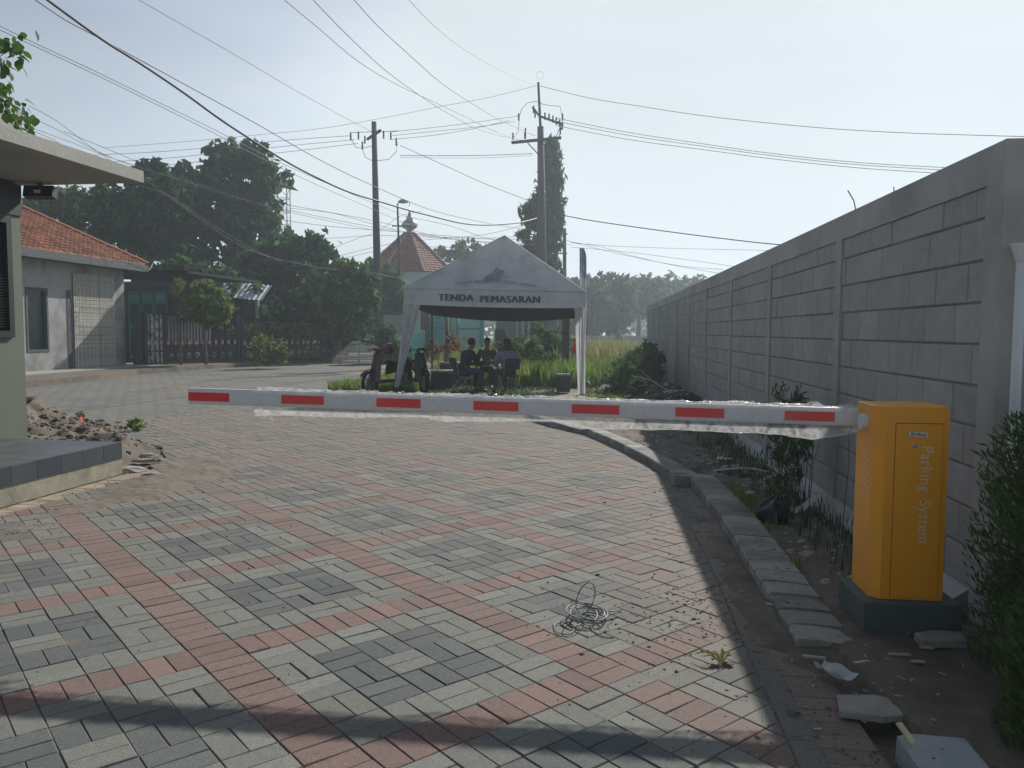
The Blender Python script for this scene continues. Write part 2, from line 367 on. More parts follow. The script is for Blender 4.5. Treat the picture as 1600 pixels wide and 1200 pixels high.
def npmesh(name, V, F, m, tint=None, smooth=False, normals=None):     # numpy mesh of quads
    me = D.meshes.new(name); nv, nf = len(V), len(F); k = F.shape[1]
    me.vertices.add(nv); me.vertices.foreach_set('co', V.astype(np.float32).ravel())
    me.loops.add(nf * k); me.loops.foreach_set('vertex_index', F.astype(np.int32).ravel())
    me.polygons.add(nf); me.polygons.foreach_set('loop_start', np.arange(0, nf * k, k, dtype=np.int32))
    me.update(calc_edges=True)
    a = me.attributes.new('tint', 'FLOAT_COLOR', 'FACE'); arr = np.ones((nf, 4), np.float32)
    if tint is not None: arr[:, :3] = tint[:, None] if tint.ndim == 1 else tint
    a.data.foreach_set('color', arr.ravel()); me.materials.append(m)
    return me

# ================================================================== SETTING
gm = MB(); gm.add([(-260, -30, -.06), (260, -30, -.06), (260, 420, -.06), (-260, 420, -.06)], [(0, 1, 2, 3)])
ground = obj('ground', gm, M_lot, kind='structure')

WDIR = Vector((.1024, 1, 0)).normalized()
def wallx(y): return 2.05 + .1024 * y

# --- street of grey blocks running past the corner
st = MB()
near = [(-9.8, 2.), (-7.4, 9.0), (-6.9, 12.2), (-6.2, 15.2), (-4.6, 15.9), (-4.7, 19.5), (-4.3, 22.), (-3.9, 26), (-3.2, 33), (-2.2, 45), (-.5, 62)]
farl = [(-15, -2), (-13.2, 12.), (-12.7, 18.), (-12.3, 22.), (-12.4, 26), (-11.2, 33.5), (-8.2, 42), (-6.6, 52), (-5.8, 62)]
pts = [(-2.0, 2.0), (-6.1, 12)] 
poly = near + farl[::-1]
st.add([(x, y, -.0095) for x, y in poly], [tuple(range(len(poly)))])
st.add([(-7.4, 9., -.0045), (1.2, 12.6, -.0045), (.2, 14.6, -.0045), (-2., 16.2, -.0045), (-4.6, 17.5, -.0045), (-7.2, 15, -.0045)], [(0, 1, 2, 3, 4, 5)])
obj('street', st, M_street, kind='structure')
# low earth kerb on the far side of the street
kb = MB(); fl = [(-12.75, 17.5), (-12.3, 20.5), (-12.1, 23), (-12.25, 26), (-11.4, 30.5), (-10.9, 33.5), (-8.9, 38.5), (-7.6, 42)]
for (a, b) in zip(fl, fl[1:]):
    kb.add([(a[0], a[1], -.03), (b[0], b[1], -.03), (b[0] - .05, b[1], .14), (a[0] - .05, a[1], .14), (b[0] - 3, b[1], .16), (a[0] - 3, a[1], .16)], [(0, 1, 2, 3), (3, 2, 4, 5)])
obj('verge', kb, M_soil, kind='structure')

# --- paved drive of basket-weave blocks
X0, Y0, YAW, BL = -.912, 3.5417, -.8863, .21
DA = Vector((math.cos(YAW), math.sin(YAW))); DB = Vector((-math.sin(YAW), math.cos(YAW)))
border = [(1.80, 10.9), (1.74, 10.12), (1.52, 7.14), (1.38, 5.51), (1.27, 4.53), (1.17, 3.77), (1.11, 3.22), (1.05, 2.71), (.93, 1.6)]
border = [(a - .05, b) for a, b in border]
kerbin = [(.60, 13.6), (.66, 12.35), (1.12, 11.3), (1.38, 9.95), (1.54, 8.8), (1.62, 7.8), (1.72, 6.9), (1.66, 6.05), (1.58, 5.4), (1.52, 4.8), (1.45, 4.25), (1.40, 3.75), (1.35, 3.3), (1.32, 2.7), (1.2, 1.6)]
leftpoly = [(-4.9, 1.6), (-4.62, 4.0), (-4.25, 5.7), (-3.95, 7.1), (-3.75, 8.0), (-4.0, 9.15), (-4.65, 10.3), (-5.5, 11.95), (-6.0, 13.56), (-5.6, 15.45), (-2.55, 15.9), (.70, 13.75)]
PAV = leftpoly + [(.60, 13.6), (.66, 12.35), (1.12, 11.3), (1.38, 10.3)] + border[1:]
base = MB(); bp = [(-5.2, 1.2)] + leftpoly[1:] + kerbin[1:]
base.add([(x, y, -.0048) for x, y in bp], [tuple(range(len(bp)))])
road = obj('paving', base, M_sand, kind='structure')
# unit pavers, shared meshes
HL, HW = .1034, .0511
def unit(me_name, m, tint):
    b = MB(); b.bbox(-HL, HL, -HW, HW, -.03, 0, .0032, tint); return b.mesh(me_name, m)
tints = [.80, .90, .97, 1.03, 1.10, 1.2]
UM = {c: [unit('paver', PM[c], t) for t in tints] for c in PM}
allp = []         # cx, cy, angle, colour, tint index, clipped polygon or None
def clip_half(poly, a, b):     # keep the part left of a->b
    o = []
    for i in range(len(poly)):
        p, q = poly[i], poly[(i + 1) % len(poly)]
        sp = (b[0] - a[0]) * (p[1] - a[1]) - (b[1] - a[1]) * (p[0] - a[0]); sq = (b[0] - a[0]) * (q[1] - a[1]) - (b[1] - a[1]) * (q[0] - a[0])
        if sp >= 0: o.append(p)
        if sp * sq < 0:
            t = sp / (sp - sq); o.append((p[0] + (q[0] - p[0]) * t, p[1] + (q[1] - p[1]) * t))
    return o
def area(p): return abs(sum(p[i][0] * p[(i + 1) % len(p)][1] - p[(i + 1) % len(p)][0] * p[i][1] for i in range(len(p)))) / 2
def rect(cx, cy, ang, hl=HL, hw=HW):
    c, s = math.cos(ang), math.sin(ang); return [(cx + x * c - y * s, cy + x * s + y * c) for x, y in ((-hl, -hw), (hl, -hw), (hl, hw), (-hl, hw))]
rng = random.Random(3)
STEP_L = (G(0, 832), G(185, 768))        # buff soldier row in front of the step starts left of this line
for i in range(-60, 30):
    for j in range(-30, 70):
        ii, jj = i % 6, j % 6
        for k in (-.25, .25):
            if jj == 4: alongB = True; col = 'r'
            elif ii == 4: alongB = False; col = 'r'
            else:
                alongB = (i + j) % 2 == 0
                inner = ii in (0, 1, 2) and jj in (0, 1, 2)
                col = 'd' if inner and not (ii == 1 and jj == 1) else 'l'
            if rng.random() < .007: col = rng.choice('ldr')
            u = i + .5 + (k if alongB else 0); v = j + .5 + (0 if alongB else k)
            cx = X0 + BL * (u * DA.x + v * DB.x); cy = Y0 + BL * (u * DA.y + v * DB.y)
            if not (1.4 < cy < 16.2 and -6.3 < cx < 1.9): continue
            ang = YAW + (math.pi / 2 if alongB else 0)
            rp = rect(cx, cy, ang); inn = [inpoly(x, y, PAV) for x, y in rp]
            if not any(inn): continue
            cl = None
            if not all(inn):
                bx = lerp_line(border, cy)
                if abs(cx - bx) < .25 and cy < 10.2:
                    a = (lerp_line(border, cy - .3) - .004, cy - .3); b = (lerp_line(border, cy + .3) - .004, cy + .3)
                    cl = clip_half(rp, a, b)
                    if len(cl) < 3 or area(cl) < .0012: continue
                elif not inpoly(cx, cy, PAV): continue
            ti = rng.choices(range(6), [1, 3, 4, 4, 3, 1])[0]
            allp.append((cx, cy, ang, col, ti, cl))
# border: one row of charcoal stretchers, then red soldiers up to the kerb
y = 1.7
while y < 10.6:
    bx = lerp_line(border, y); s = (lerp_line(border, y + .2) - lerp_line(border, y)) / .2; ang = math.atan2(1, s)
    allp.append((bx + HW + .004, y, ang, 'd' if rng.random() < .85 else 'l', rng.randrange(6), None))
    y += .2045 * math.sin(ang)
y = 1.7
while y < 10.4:
    bx = lerp_line(border, y) + .10; kx = lerp_line(kerbin, y) + .06; s = (lerp_line(border, y + .2) - lerp_line(border, y)) / .2; ang = math.atan2(1, s) - math.pi / 2
    x = bx
    while x + .1 < kx:
        allp.append((x + HL + .004, y, ang, 'r' if rng.random() < .8 else 'l', rng.randrange(6), None)); x += .2045
    y += .1005
# buff soldiers along the guardhouse step
sd = (STEP_L[1] - STEP_L[0]).normalized(); sang = math.atan2(sd.y, sd.x) + math.pi / 2
def step_line(t): return Vector((-4.44, 5.2, 0)) + Vector((.1468, .989, 0)) * t
for k in range(-30, 32):
    c = step_line(k * .1015) + Vector((.135, -.02, 0)); allp.append((c.x, c.y, math.atan2(-.1468, .989), 'y', rng.randrange(6), None))
def projpx(x, y, z=0.):
    z -= CAMH; cp, sp = math.cos(PIT), math.sin(PIT); d = y * cp - z * sp; u = y * sp + z * cp
    return 800 + FPX * x / d, 600 - FPX * u / d
allp = [p for p in allp if p[1] > 1.4]
scored = []
for p in allp:
    u, v = projpx(p[0], p[1]); vis = -20 < u < 1620 and v < 1215
    buried = (p[0] > lerp_line(border, p[1]) + .05) and 3.2 < p[1] < 6.3
    scored.append((0 if (vis and p[5] is None and not buried) else 1, p[0] ** 2 + p[1] ** 2, p))
scored.sort(key=lambda s: (s[0], s[1]))
single = [s[2] for s in scored[:300]]; rest = [s[2] for s in scored[300:]]
for (cx, cy, ang, col, ti, _) in single:
    inst('paver', UM[col][ti], road, (cx, cy, rng.gauss(0, .0014)), (rng.gauss(0, .009), rng.gauss(0, .009), ang + rng.gauss(0, .008)))
for c in 'rldy':
    b = MB()
    for (cx, cy, ang, col, ti, cl) in rest:
        if col != c: continue
        t = tints[ti]; z = rng.gauss(0, .0012)
        if cl: b.prism(cl, -.03, z, t, .0032)
        else: b.bbox(-HL, HL, -HW, HW, -.03, 0, .0032, t, Matrix.Translation((cx, cy, z)) @ Matrix.Rotation(ang + rng.gauss(0, .006), 4, 'Z') @ Matrix.Rotation(rng.gauss(0, .006), 4, 'X'))
    obj({'r': 'red_paver_field', 'l': 'grey_paver_field', 'd': 'charcoal_paver_field', 'y': 'buff_paver_field'}[c], b, PM[c], road, kind='stuff')

# --- kerb of upright blocks
kc = [(.40, 13.35), (.73, 12.42), (1.21, 11.44), (1.5, 9.99), (1.66, 8.86), (1.74, 7.95)]
kc2 = [(1.87, 7.72), (1.83, 6.95), (1.76, 6.08), (1.68, 5.4), (1.61, 4.85), (1.55, 4.29), (1.50, 3.72)]
def walk(P, step):
    o = []; carry = 0.
    for a, b in zip(P, P[1:]):
        a, b = Vector(a), Vector(b); l = (b - a).length; t = carry
        while t < l: o.append((a + (b - a) * (t / l), math.atan2(b.y - a.y, b.x - a.x))); t += step
        carry = t - l
    return o
kerb_base = MB()
for P_ in (kc, kc2):
    for a, b in zip(P_, P_[1:]):
        a, b = Vector(a), Vector(b); n = Vector((-(b - a).y, (b - a).x)).normalized() * .10
        q = [a - n, b - n, b + n, a + n]; kerb_base.add([(v.x, v.y, z) for z in (-.06, .012) for v in q], [(0, 1, 5, 4), (1, 2, 6, 5), (2, 3, 7, 6), (3, 0, 4, 7), (4, 5, 6, 7)])
kerb = obj('kerb', kerb_base, M_mortar, kind='structure')
def kerbstone(tint, seed):
    r = random.Random(seed); b = MB(); prof = [(-.142, -.06), (-.141, .050), (-.130, .070), (-.06, .080), (.04, .086), (.126, .088), (.140, .074), (.142, -.06)]
    prof = [(x + r.gauss(0, .002), z + r.gauss(0, .0015)) for x, z in prof]; n = len(prof); hw = .0965
    vs = []
    for yy, sc in ((-hw, .985), (-hw + .003, 1), (hw - .003, 1), (hw, .985)):
        vs += [(x * sc, yy, z if z < 0 else z * sc) for x, z in prof]
    fs = [tuple(range(n)), tuple(reversed([3 * n + i for i in range(n)]))]
    for k in range(3):
        for i in range(n): fs.append((k * n + (i + 1) % n, k * n + i, (k + 1) * n + i, (k + 1) * n + (i + 1) % n))
    b.add(vs, fs, tint); return b.mesh('kerb_stone', M_kerb)
KS = [kerbstone(t, i) for i, t in enumerate((.78, .9, 1., 1.08, 1.2))]
for P_, sw in ((kc, 0), (kc2, 1)):
    pl = walk(P_, .20)
    for q, (p, a) in enumerate(pl):
        sink = -.002 * rng.random() - (max(0, (4.6 - p.y)) * .045 if sw else 0)
        inst('kerb_stone', rng.choice(KS), kerb, (p.x, p.y, sink), (rng.gauss(0, .007), rng.gauss(0, .008), a - math.pi / 2 + rng.gauss(0, .025)), (1 if sw else .92, 1, 1))
# the near end of the kerb: two pale stones
for k, (x, y, rz) in enumerate(((1.47, 2.56, -.12), (1.42, 2.22, -.1))):
    b = MB(); b.bbox(-.12, .12, -.16, .16, -.04, .085, .03)
    s_ = obj('kerb_slab', b, M_stoneP, kerb, smooth=False); s_.location = (x, y, 0); s_.rotation_euler = (.02, .03, rz)

# --- dug soil strip between kerb and wall, spilling over the pavers
nx, ny = 150, 560
def soilz(x, y):
    kx = lerp_line(kc2 if y < 7.9 else kc, y); bx = lerp_line(border, y)
    n = fbm(x, y, 1.3, 2.2) * .5 + fbm(x, y, 4., 9.) * .22
    d = x - kx
    if d > 0:
        z = .035 + .05 * n - .09 * max(0, 1 - abs(x - wallx(y)) / .30)
        if y > 8: z += .05 * n
        return min(z, .16)
    # on the pavers: lumps of soil near the kerb in the middle stretch
    e = max(0, min(1, (x - bx + .10) / .25)); s_ = max(0, min(1, (y - 3.15) / .5)) * max(0, min(1, (7.3 - y) / 1.8))
    return -.035 + .052 * e * s_ + .045 * n * (e * s_ > .02) - (0 if e * s_ > 0 else .02)
ys = np.concatenate([np.linspace(1.7, 9, 330), np.linspace(9.03, 31, 230)])
V = np.zeros((len(ys), nx + 1, 3))
for jy, y in enumerate(ys):
    xl = lerp_line(border, y) - .14 if y < 10.5 else lerp_line(kc, y) - .02
    if y > 13.3: xl = .4 + (y - 13.3) * .25
    xr = wallx(y) + .02
    for ix in range(nx + 1):
        x = xl + (xr - xl) * ix / nx; V[jy, ix] = (x, y, soilz(x, y))
idx = np.arange(len(ys) * (nx + 1)).reshape(len(ys), nx + 1)
F = np.stack([idx[:-1, :-1], idx[:-1, 1:], idx[1:, 1:], idx[1:, :-1]], -1).reshape(-1, 4)
so_ = D.objects.new('soil_strip', npmesh('soil_strip', V.reshape(-1, 3), F, M_soil)); COL.objects.link(so_); so_['kind'] = 'structure'
# soil clods and crumbs
M_crumb = mat('dry_crumb', (.150, .125, .098), .95, .25, 20)
cr_ = MB(); r2 = random.Random(11)
for k in range(1900):
    y = r2.uniform(2.3, 8.5); bx = lerp_line(border, y); x = r2.gauss(bx + .28, .30)
    if x > wallx(y): continue
    kx = lerp_line(kc2 if y < 7.9 else kc, y); onk = abs(x - kx) < .12
    if onk and r2.random() < .75: continue
    rock(cr_, x, y, (.105 if onk else max(0., soilz(x, y))) - .001, abs(r2.gauss(0, .0048)) + .002, r2)
for k in range(420):
    x = r2.uniform(-3, 1.1); y = r2.uniform(2.4, 9); rock(cr_, x, y, 0, abs(r2.gauss(0, .0035)) + .002, r2)
for k in range(900):
    a = r2.choice(((-3.7, 6.9, .35, .8), (-3.6, 5.6, .25, .5), (.95, 4.15, .22, .35), (.72, 3.9, .3, .2))); rock(cr_, r2.gauss(a[0], a[2]), r2.gauss(a[1], a[3]), 0, abs(r2.gauss(0, .004)) + .002, r2)
obj('soil_crumbs', cr_, M_crumb, kind='stuff')
sp_l = MB()
def spill(u, v):
    x = -4.75 + 2.6 * u; y = 4.2 + 6.3 * v; d = x - (-4.3 + (y - 5.2) * .1468 * 1.0)
    m_ = math.exp(-((d - .55) / .33) ** 2) * .8 + 1.15 * math.exp(-((x + 3.35) / .55) ** 2 - ((y - 7.7) / .95) ** 2) + .9 * math.exp(-((x + 3.7) / .35) ** 2 - ((y - 9.2) / .6) ** 2)
    m_ *= 1 - max(0, min(1, (.2 - u) * 0)); e = min(1, 4 * u, 4 * (1 - u), 5 * v, 5 * (1 - v))
    return (x, y, -.030 + .034 * m_ * e + .020 * fbm(x, y, 7, 3.2) * e + .009 * fbm(x, y, 2, 12))
sp_l.grid(spill, 130, 260); obj('soil_spill', sp_l, M_crumb, kind='structure', smooth=True)

# ================================================================== CONCRETE BLOCK WALL
YS0, YEND = 4.10, 31.0
BAY = (YEND - YS0) / 10.15 / 1.0 * 1.0
BAY = 2.645
HW_ = 2.46
wang = -math.atan(.1024)       # wall frame: local y along wall, local x to the right (into the wall)
wall = thing('block_wall', 'long grey concrete block wall with posts along the right side of the drive', 'wall', (wallx(YS0), YS0, 0), wang)
WL = (YEND - YS0) / math.cos(wang)
b = MB(); b.box(.024, .19, .0, WL, -.1, HW_ - .005); obj('mortar_core', b, M_mortar, wall)
b = MB(); b.box(-.002, .203, -.06, WL + .02, HW_ - .20, HW_); obj('top_beam', b, M_plaster, wall)
b = MB(); 
b.add([(.02, .16, .10), (.02, WL, .10), (-.17, WL, -.03), (-.17, .16, -.03)], [(0, 1, 2, 3)]); b.add([(.02, .16, .10), (-.17, .16, -.03), (.02, .16, -.03)], [(0, 1, 2)])
obj('footing', b, M_plaster, wall)
npost = int(WL / BAY) + 1
for k in range(1, npost + 1):
    y = k * BAY
    if y > WL: break
    b = MB(); b.box(-.006, .20, y - .075, y + .075, -.05, HW_ - .2); obj('post', b, M_plaster, wall)
b = MB(); b.box(-.006, .20, -.065, .12, -.05, HW_ - .2); obj('post', b, M_plaster, wall, label='wide corner post of the grey block wall')
r3 = random.Random(5); single_n = 0; stuffb = MB()
CH = .2225; zb = .10
for k in range(npost + 1):
    y0 = (k * BAY + .085) if k else .12; y1 = min((k + 1) * BAY - .085, WL)
    if y1 - y0 < .1: continue
    for c in range(10):
        z0 = zb + c * CH; z1 = min(z0 + CH - .012, HW_ - .201)
        if z1 - z0 < .03: continue
        yy = y0 - (.20 if c % 2 else 0) - r3.uniform(0, .1)
        while yy < y1 - .02:
            a = max(yy, y0 + .004); e = min(yy + .405, y1 - .004)
            if e - a > .03:
                off = r3.gauss(0, .0022); t = r3.uniform(.92, 1.06)
                if k < 5 and single_n < 300:
                    bb = MB(); bb.add([(.012 + off, a, z0), (.012 + off, e, z0), (.012 + off, e, z1), (.012 + off, a, z1)], [])
                    bx0 = .010 + off
                    vs = [(bx0 + .006, a, z0), (bx0 + .006, e, z0), (bx0 + .006, e, z1), (bx0 + .006, a, z1), (bx0, a + .006, z0 + .006), (bx0, e - .006, z0 + .006), (bx0, e - .006, z1 - .006), (bx0, a + .006, z1 - .006), (.05, a, z0), (.05, e, z0), (.05, e, z1), (.05, a, z1)]
                    fs = [(4, 7, 6, 5)] + [(i, (i + 1) % 4, 4 + (i + 1) % 4, 4 + i)[::-1] for i in range(4)] + [(i, (i + 1) % 4, 8 + (i + 1) % 4, 8 + i) for i in range(4)]
                    bb = MB(); bb.add(vs, fs, t); obj('block', bb, M_block, wall); single_n += 1
                else: stuffb.box(.014 + off, .05, a, e, z0, z1, t)
            yy += .405 + .007
obj('block_field', stuffb, M_block, wall, kind='stuff')
for (px, pz) in ((1318, .34), (1246, .22)):       # two bare reinforcing rods on the top
    yy = None
b = MB(); b.tube([(.1, 2.55, HW_), (.09, 2.60, HW_ + .12), (.07, 2.70, HW_ + .22)], .005, 5); obj('rod', b, M_dark, wall)
b = MB(); b.tube([(.1, 1.72, HW_), (.1, 1.74, HW_ + .08)], .004, 5); obj('rod', b, M_dark, wall)
# return wall at the near corner
ret = thing('plastered_wall', 'smooth plastered grey wall turning right at the near corner of the block wall', 'wall', (wallx(YS0), YS0, 0), wang)
b = MB(); b.box(.205, 3.2, -.02, .12, -.05, HW_ - .002); obj('wall_face', b, M_plaster, ret)
b = MB(); b.box(.205, 3.2, -.03, .14, HW_ - .001, HW_ + .012); obj('coping', b, M_plaster, ret)
pp = thing('drain_pipe', 'white plastic pipe standing against the plastered wall at the right edge', 'pipe', (2.495, 3.93, 0))
b = MB(); b.tube([(0, 0, -.02), (0, 0, 1.86)], .024, 12); obj('pipe', b, M_white, pp, smooth=True)
b = MB(); b.lathe([(.026, 1.84), (.05, 1.92), (.052, 1.93), (.03, 1.93)], seg=12); obj('collar', b, M_white, pp)

# ================================================================== GUARDHOUSE
GA = math.atan(.1468)          # its front runs along (.1468, .989)
gh = thing('guardhouse', 'olive green guardhouse with flat white roof slab and tiled step at left', 'building', (-4.0, 8.10, 0), -GA)
# local: y along the front (negative towards the camera), x to the right
b = MB(); b.box(-6, -1.16, -9, .42, .0, 3.06); 
b = MB(); b.box(-6, -1.42, .26, .42, 0, 3.04); b.box(-6, -1.42, -9, -1.50, 0, 3.04); b.box(-6, -1.42, -1.50, .26, 0, 1.39); b.box(-6, -1.42, -1.50, .26, 2.68, 3.04)
obj('wall', b, M_olive, gh)
b = MB(); b.box(-1.418, -1.405, -9, .435, 2.70, 3.035); b.box(-6, -1.42, .421, .435, 2.70, 3.035); obj('slab_shadow', b, M_oliveD, gh)  # shadow of the roof slab, put on the wall as a dark band
wf = MB()
for (y0, y1, z0, z1) in ((-1.50, .26, 2.60, 2.68), (-1.50, .26, 1.39, 1.46), (.19, .26, 1.46, 2.60), (-1.50, -1.43, 1.46, 2.60), (-.65, -.59, 1.46, 2.60)): wf.box(-1.48, -1.39, y0, y1, z0, z1)
wf = obj('window', wf, M_black, gh)
for y0 in (-1.43, -.59):
    b = MB(); b.box(-1.455, -1.445, y0, y0 + .78, 1.46, 2.60); obj('pane', b, M_glassd, wf)
    for k in range(18):
        b = MB(); b.box(-1.44, -1.41, y0 + .01, y0 + .77, 1.50 + k * .03, 1.506 + k * .03); obj('louvre', b, M_black, wf)
b = MB(); b.box(-6.5, -.07, -9.5, .60, 3.06, 3.185); obj('roof_slab', b, M_slabw, gh)
b = MB(); b.box(-6.3, -1.05, -9.2, .05, 3.187, 3.70); obj('roof_upstand', b, M_slabw, gh)
b = MB(); b.box(-5.9, 0.0, -9, .0, 0, .165); b.box(-5.9, -1.44, .0, .42, 0, .32); obj('step', b, M_stepc, gh)
b = MB(); b.box(-5.9, .005, -9, .005, .166, .322); obj('tile_bed', b, M_grout, gh)
tl = [MB() for _ in range(4)]
for i_, t in enumerate((.85, 1., 1.12, 1.25)): tl[i_].box(0, .293, 0, .293, 0, .010, t)
tl = [m_.mesh('floor_tile', M_tile) for m_ in tl]
for ix in range(12):
    for iy in range(20):
        inst('floor_tile', rng.choice(tl), gh, (-.298 * (ix + 1), -.298 * (iy + 1), .322 + rng.gauss(0, .0006)))
for iy in range(22):
    b = MB(); b.box(-.007, .009, -.298 * (iy + 1), -.298 * iy - .009, .17, .330, rng.uniform(.8, 1.1)); obj('edge_tile', b, M_tile, gh)
for ix in range(16):
    b = MB(); b.box(-.298 * (ix + 1) - .001, -.298 * ix - .008, -.007, .009, .17, .330, rng.uniform(.8, 1.1)); obj('edge_tile', b, M_tile, gh)
fl_ = thing('flood_light', 'black flat floodlight under the far end of the guardhouse roof slab', 'lamp', (-5.27, 8.75, 2.95))
b = MB(); b.box(-.02, .30, -.05, .05, -.05, .07, M=Matrix.Rotation(-.25, 4, 'X')); obj('lamp_body', b, M_black, fl_)
b = MB(); b.box(.12, .16, -.02, .02, .06, .11); obj('bracket', b, M_dark, fl_)
b = MB(); b.box(.10, .17, -.056, -.050, -.02, .02, M=Matrix.Rotation(-.25, 4, 'X')); obj('diode', b, M_badge, fl_)

# mound of dug soil behind the step
mo = MB()
def mound(u, v):
    x = -8.6 + 5.4 * u; y = 7.2 + 6.6 * v
    h = .60 * math.exp(-((x + 7.2) / 1.05) ** 2 - ((y - 10.8) / 1.4) ** 2) + .24 * math.exp(-((x + 4.8) / .40) ** 2 - ((y - 9.3) / .9) ** 2) + .20 * math.exp(-((x + 5.7) / .7) ** 2 - ((y - 9.5) / .7) ** 2)
    return (x, y, -.07 + h + .13 * fbm(x, y, 0, 1.8) * min(1, h * 6) + .045 * fbm(x, y, 5, 6) * min(1, h * 5))
mo.grid(mound, 110, 120); obj('soil_mound', mo, M_soil, kind='structure', smooth=True)
cl_ = MB(); rc = random.Random(44)
for k in range(2600):
    u, v = min(.98, max(.02, rc.gauss(.48, .2))), min(.98, max(.02, rc.gauss(.42, .22))); q = mound(u, v)
    if q[2] > -.02: rock(cl_, q[0], q[1], q[2] - .005, abs(rc.gauss(0, .022)) + .006, rc, 1., .8)
obj('mound_clods', cl_, M_soil, kind='stuff')
r4 = random.Random(9)
for k, (px, py, s) in enumerate(((200, 737, .14), (225, 722, .11), (232, 712, .08), (180, 730, .09), (215, 700, .07), (176, 668, .13), (205, 690, .06), (238, 742, .07))):
    p = G(px, py); b = MB(); rock(b, 0, 0, 0, s, r4, 1., .45)
    o = obj('rubble_stone', b, M_stone); o.location = (p.x, p.y, .0); o.scale = (1.5, .8, 1); o.rotation_euler = (0, 0, r4.uniform(0, 3))
    props(o, ['flat pale rubble stone right below the corner of the tiled step', 'broken concrete lump beside the flat stone by the step', 'small broken lump at the tip of the rubble row', 'rubble stone half buried against the step corner', 'pale chip lying up the edge of the soil mound', 'grey block of rubble on top of the soil mound', 'pale stone on the lower slope of the soil mound', 'low crumbled stone at the edge of the paving beside the step'][k], 'stone', 'rubble beside the step')

# ================================================================== BARRIER GATE
bc = thing('barrier_cabinet', 'yellow orange barrier gate cabinet reading Parking System beside the wall', 'barrier', (1.775, 3.85, .18), wang)
Wc, Dc, Hc = .338, .285, .955
b = MB(); ch = .045
pl = [(ch, 0), (Wc, 0), (Wc, Dc), (0, Dc), (0, ch)]
b.prism(pl, 0, Hc, 1, .004); obj('body', b, M_yel, bc)
dz0, dz1, dx0, dx1 = .012, Hc - .085, .092, Wc - .028
b = MB(); b.box(dx0 - .003, dx1 + .003, -.0012, .002, dz0 - .002, dz1 + .004); obj('door_seam', b, M_yelS, bc)
b = MB(); b.box(dx0, dx1, -.006, .001, dz0, dz1); door = obj('door', b, M_yel, bc)
b = MB(); b.lathe([(.0105, 0), (.0105, .004), (.006, .006)], seg=14); b.v = [(v[0] + .178, -.006 - v[2], v[1] + .765) for v in b.v]; obj('lock', b, M_steel, door)
FR = Matrix.Rotation(math.pi / 2, 4, 'X')
b = MB(); b.prism([(.150, .812), (.236, .808), (.239, .828), (.153, .832)], 0, .0015); b.v = [(v[0], -.0062 - v[2], v[1]) for v in b.v]; badge = obj('badge', b, M_badge, door)
text('badge_lettering', 'BE-Mlony', .019, M_badgeT, badge, Matrix.Translation((.195, -.0082, .820)) @ FR @ Matrix.Rotation(-.04, 4, 'Z'), .0003, .0004)
for wd__, zc in (('Parking', .652), ('System', .392)): text('lettering', wd__, .080, M_print, door, Matrix.Translation((.236, -.0066, zc)) @ FR @ Matrix.Rotation(-math.pi / 2, 4, 'Z') @ Matrix.Scale(.89, 4, (1, 0, 0)), .0003, .0, spacing=1.08)
for k in range(6):
    b = MB(); z = .70 - k * .034
    b.add([(-.002, .085, z), (-.002, .165, z + .022), (-.002, .165, z + .029), (-.002, .085, z + .007), (.0005, .085, z - .001), (.0005, .165, z + .021)], [(0, 3, 2, 1), (0, 1, 5, 4)]); obj('vent_slot', b, mat('slot_glint', (.85, .74, .60), .5), bc)  # pale colour paints the sun glint on the slots
b = MB(); b.tube([(-.03, .15, .86), (.0, .15, .86)], .04, 16); obj('arm_hub', b, M_white, bc)
pln = thing('cabinet_plinth', 'dark painted concrete plinth carrying the yellow barrier cabinet', 'plinth', (1.775, 3.85, 0), wang)
b = MB(); b.bbox(-.045, Wc + .075, -.055, Dc + .06, -.05, .179, .006); obj('concrete_block', b, M_plinth, pln)
# boom
bmR = AT(1344, 652, 4.12); bmL = AT(297, 618.5, 4.62)
bd = (bmL - bmR); LB = bd.length; bang = math.atan2(bd.y, bd.x); tilt = math.asin(bd.z / LB)
boom = thing('boom_arm', 'white boom arm with red reflective bars wrapped in clear film across the drive', 'barrier arm', bmR)
MBm = Matrix.Rotation(bang, 4, 'Z') @ Matrix.Rotation(-tilt, 4, 'Y')
hh = .0475
b = MB(); rr = []
for k in range(20):
    t = 2 * math.pi * k / 20; cx_, sx_ = math.cos(t), math.sin(t)
    rr.append((.020 * abs(cx_) ** .45 * (1 if cx_ > 0 else -1), hh * abs(sx_) ** .45 * (1 if sx_ > 0 else -1)))
vs = [MBm @ Vector((x, y, z)) for x in (0, LB) for y, z in rr]
b.add(vs, [(k, (k + 1) % 20, 20 + (k + 1) % 20, 20 + k) for k in range(20)] + [tuple(range(20))[::-1], tuple(20 + k for k in range(20))])
obj('beam', b, M_white, boom, smooth=False)
for (a, c) in ((297, 361), (442, 508), (590, 659), (741, 811), (894, 968), (1055, 1131), (1225, 1303)):
    # distance along the beam of a sight line's crossing
    def tt(px):
        lo, hi = 0., 1.
        for _ in range(40):
            m_ = (lo + hi) / 2; q = bmR + bd * m_; u, _v = projpx(q.x, q.y, q.z)
            if u > px: lo = m_
            else: hi = m_
        return m_ * LB
    x0, x1 = tt(c), tt(a); x1 = min(x1, LB - .001)
    b = MB(); b.box(x0, x1, .0202, .0218, -.026, .024, M=MBm); b.box(x0, x1, -.0218, -.0202, -.026, .024, M=MBm)
    obj('reflective_bar', b, M_red, boom)
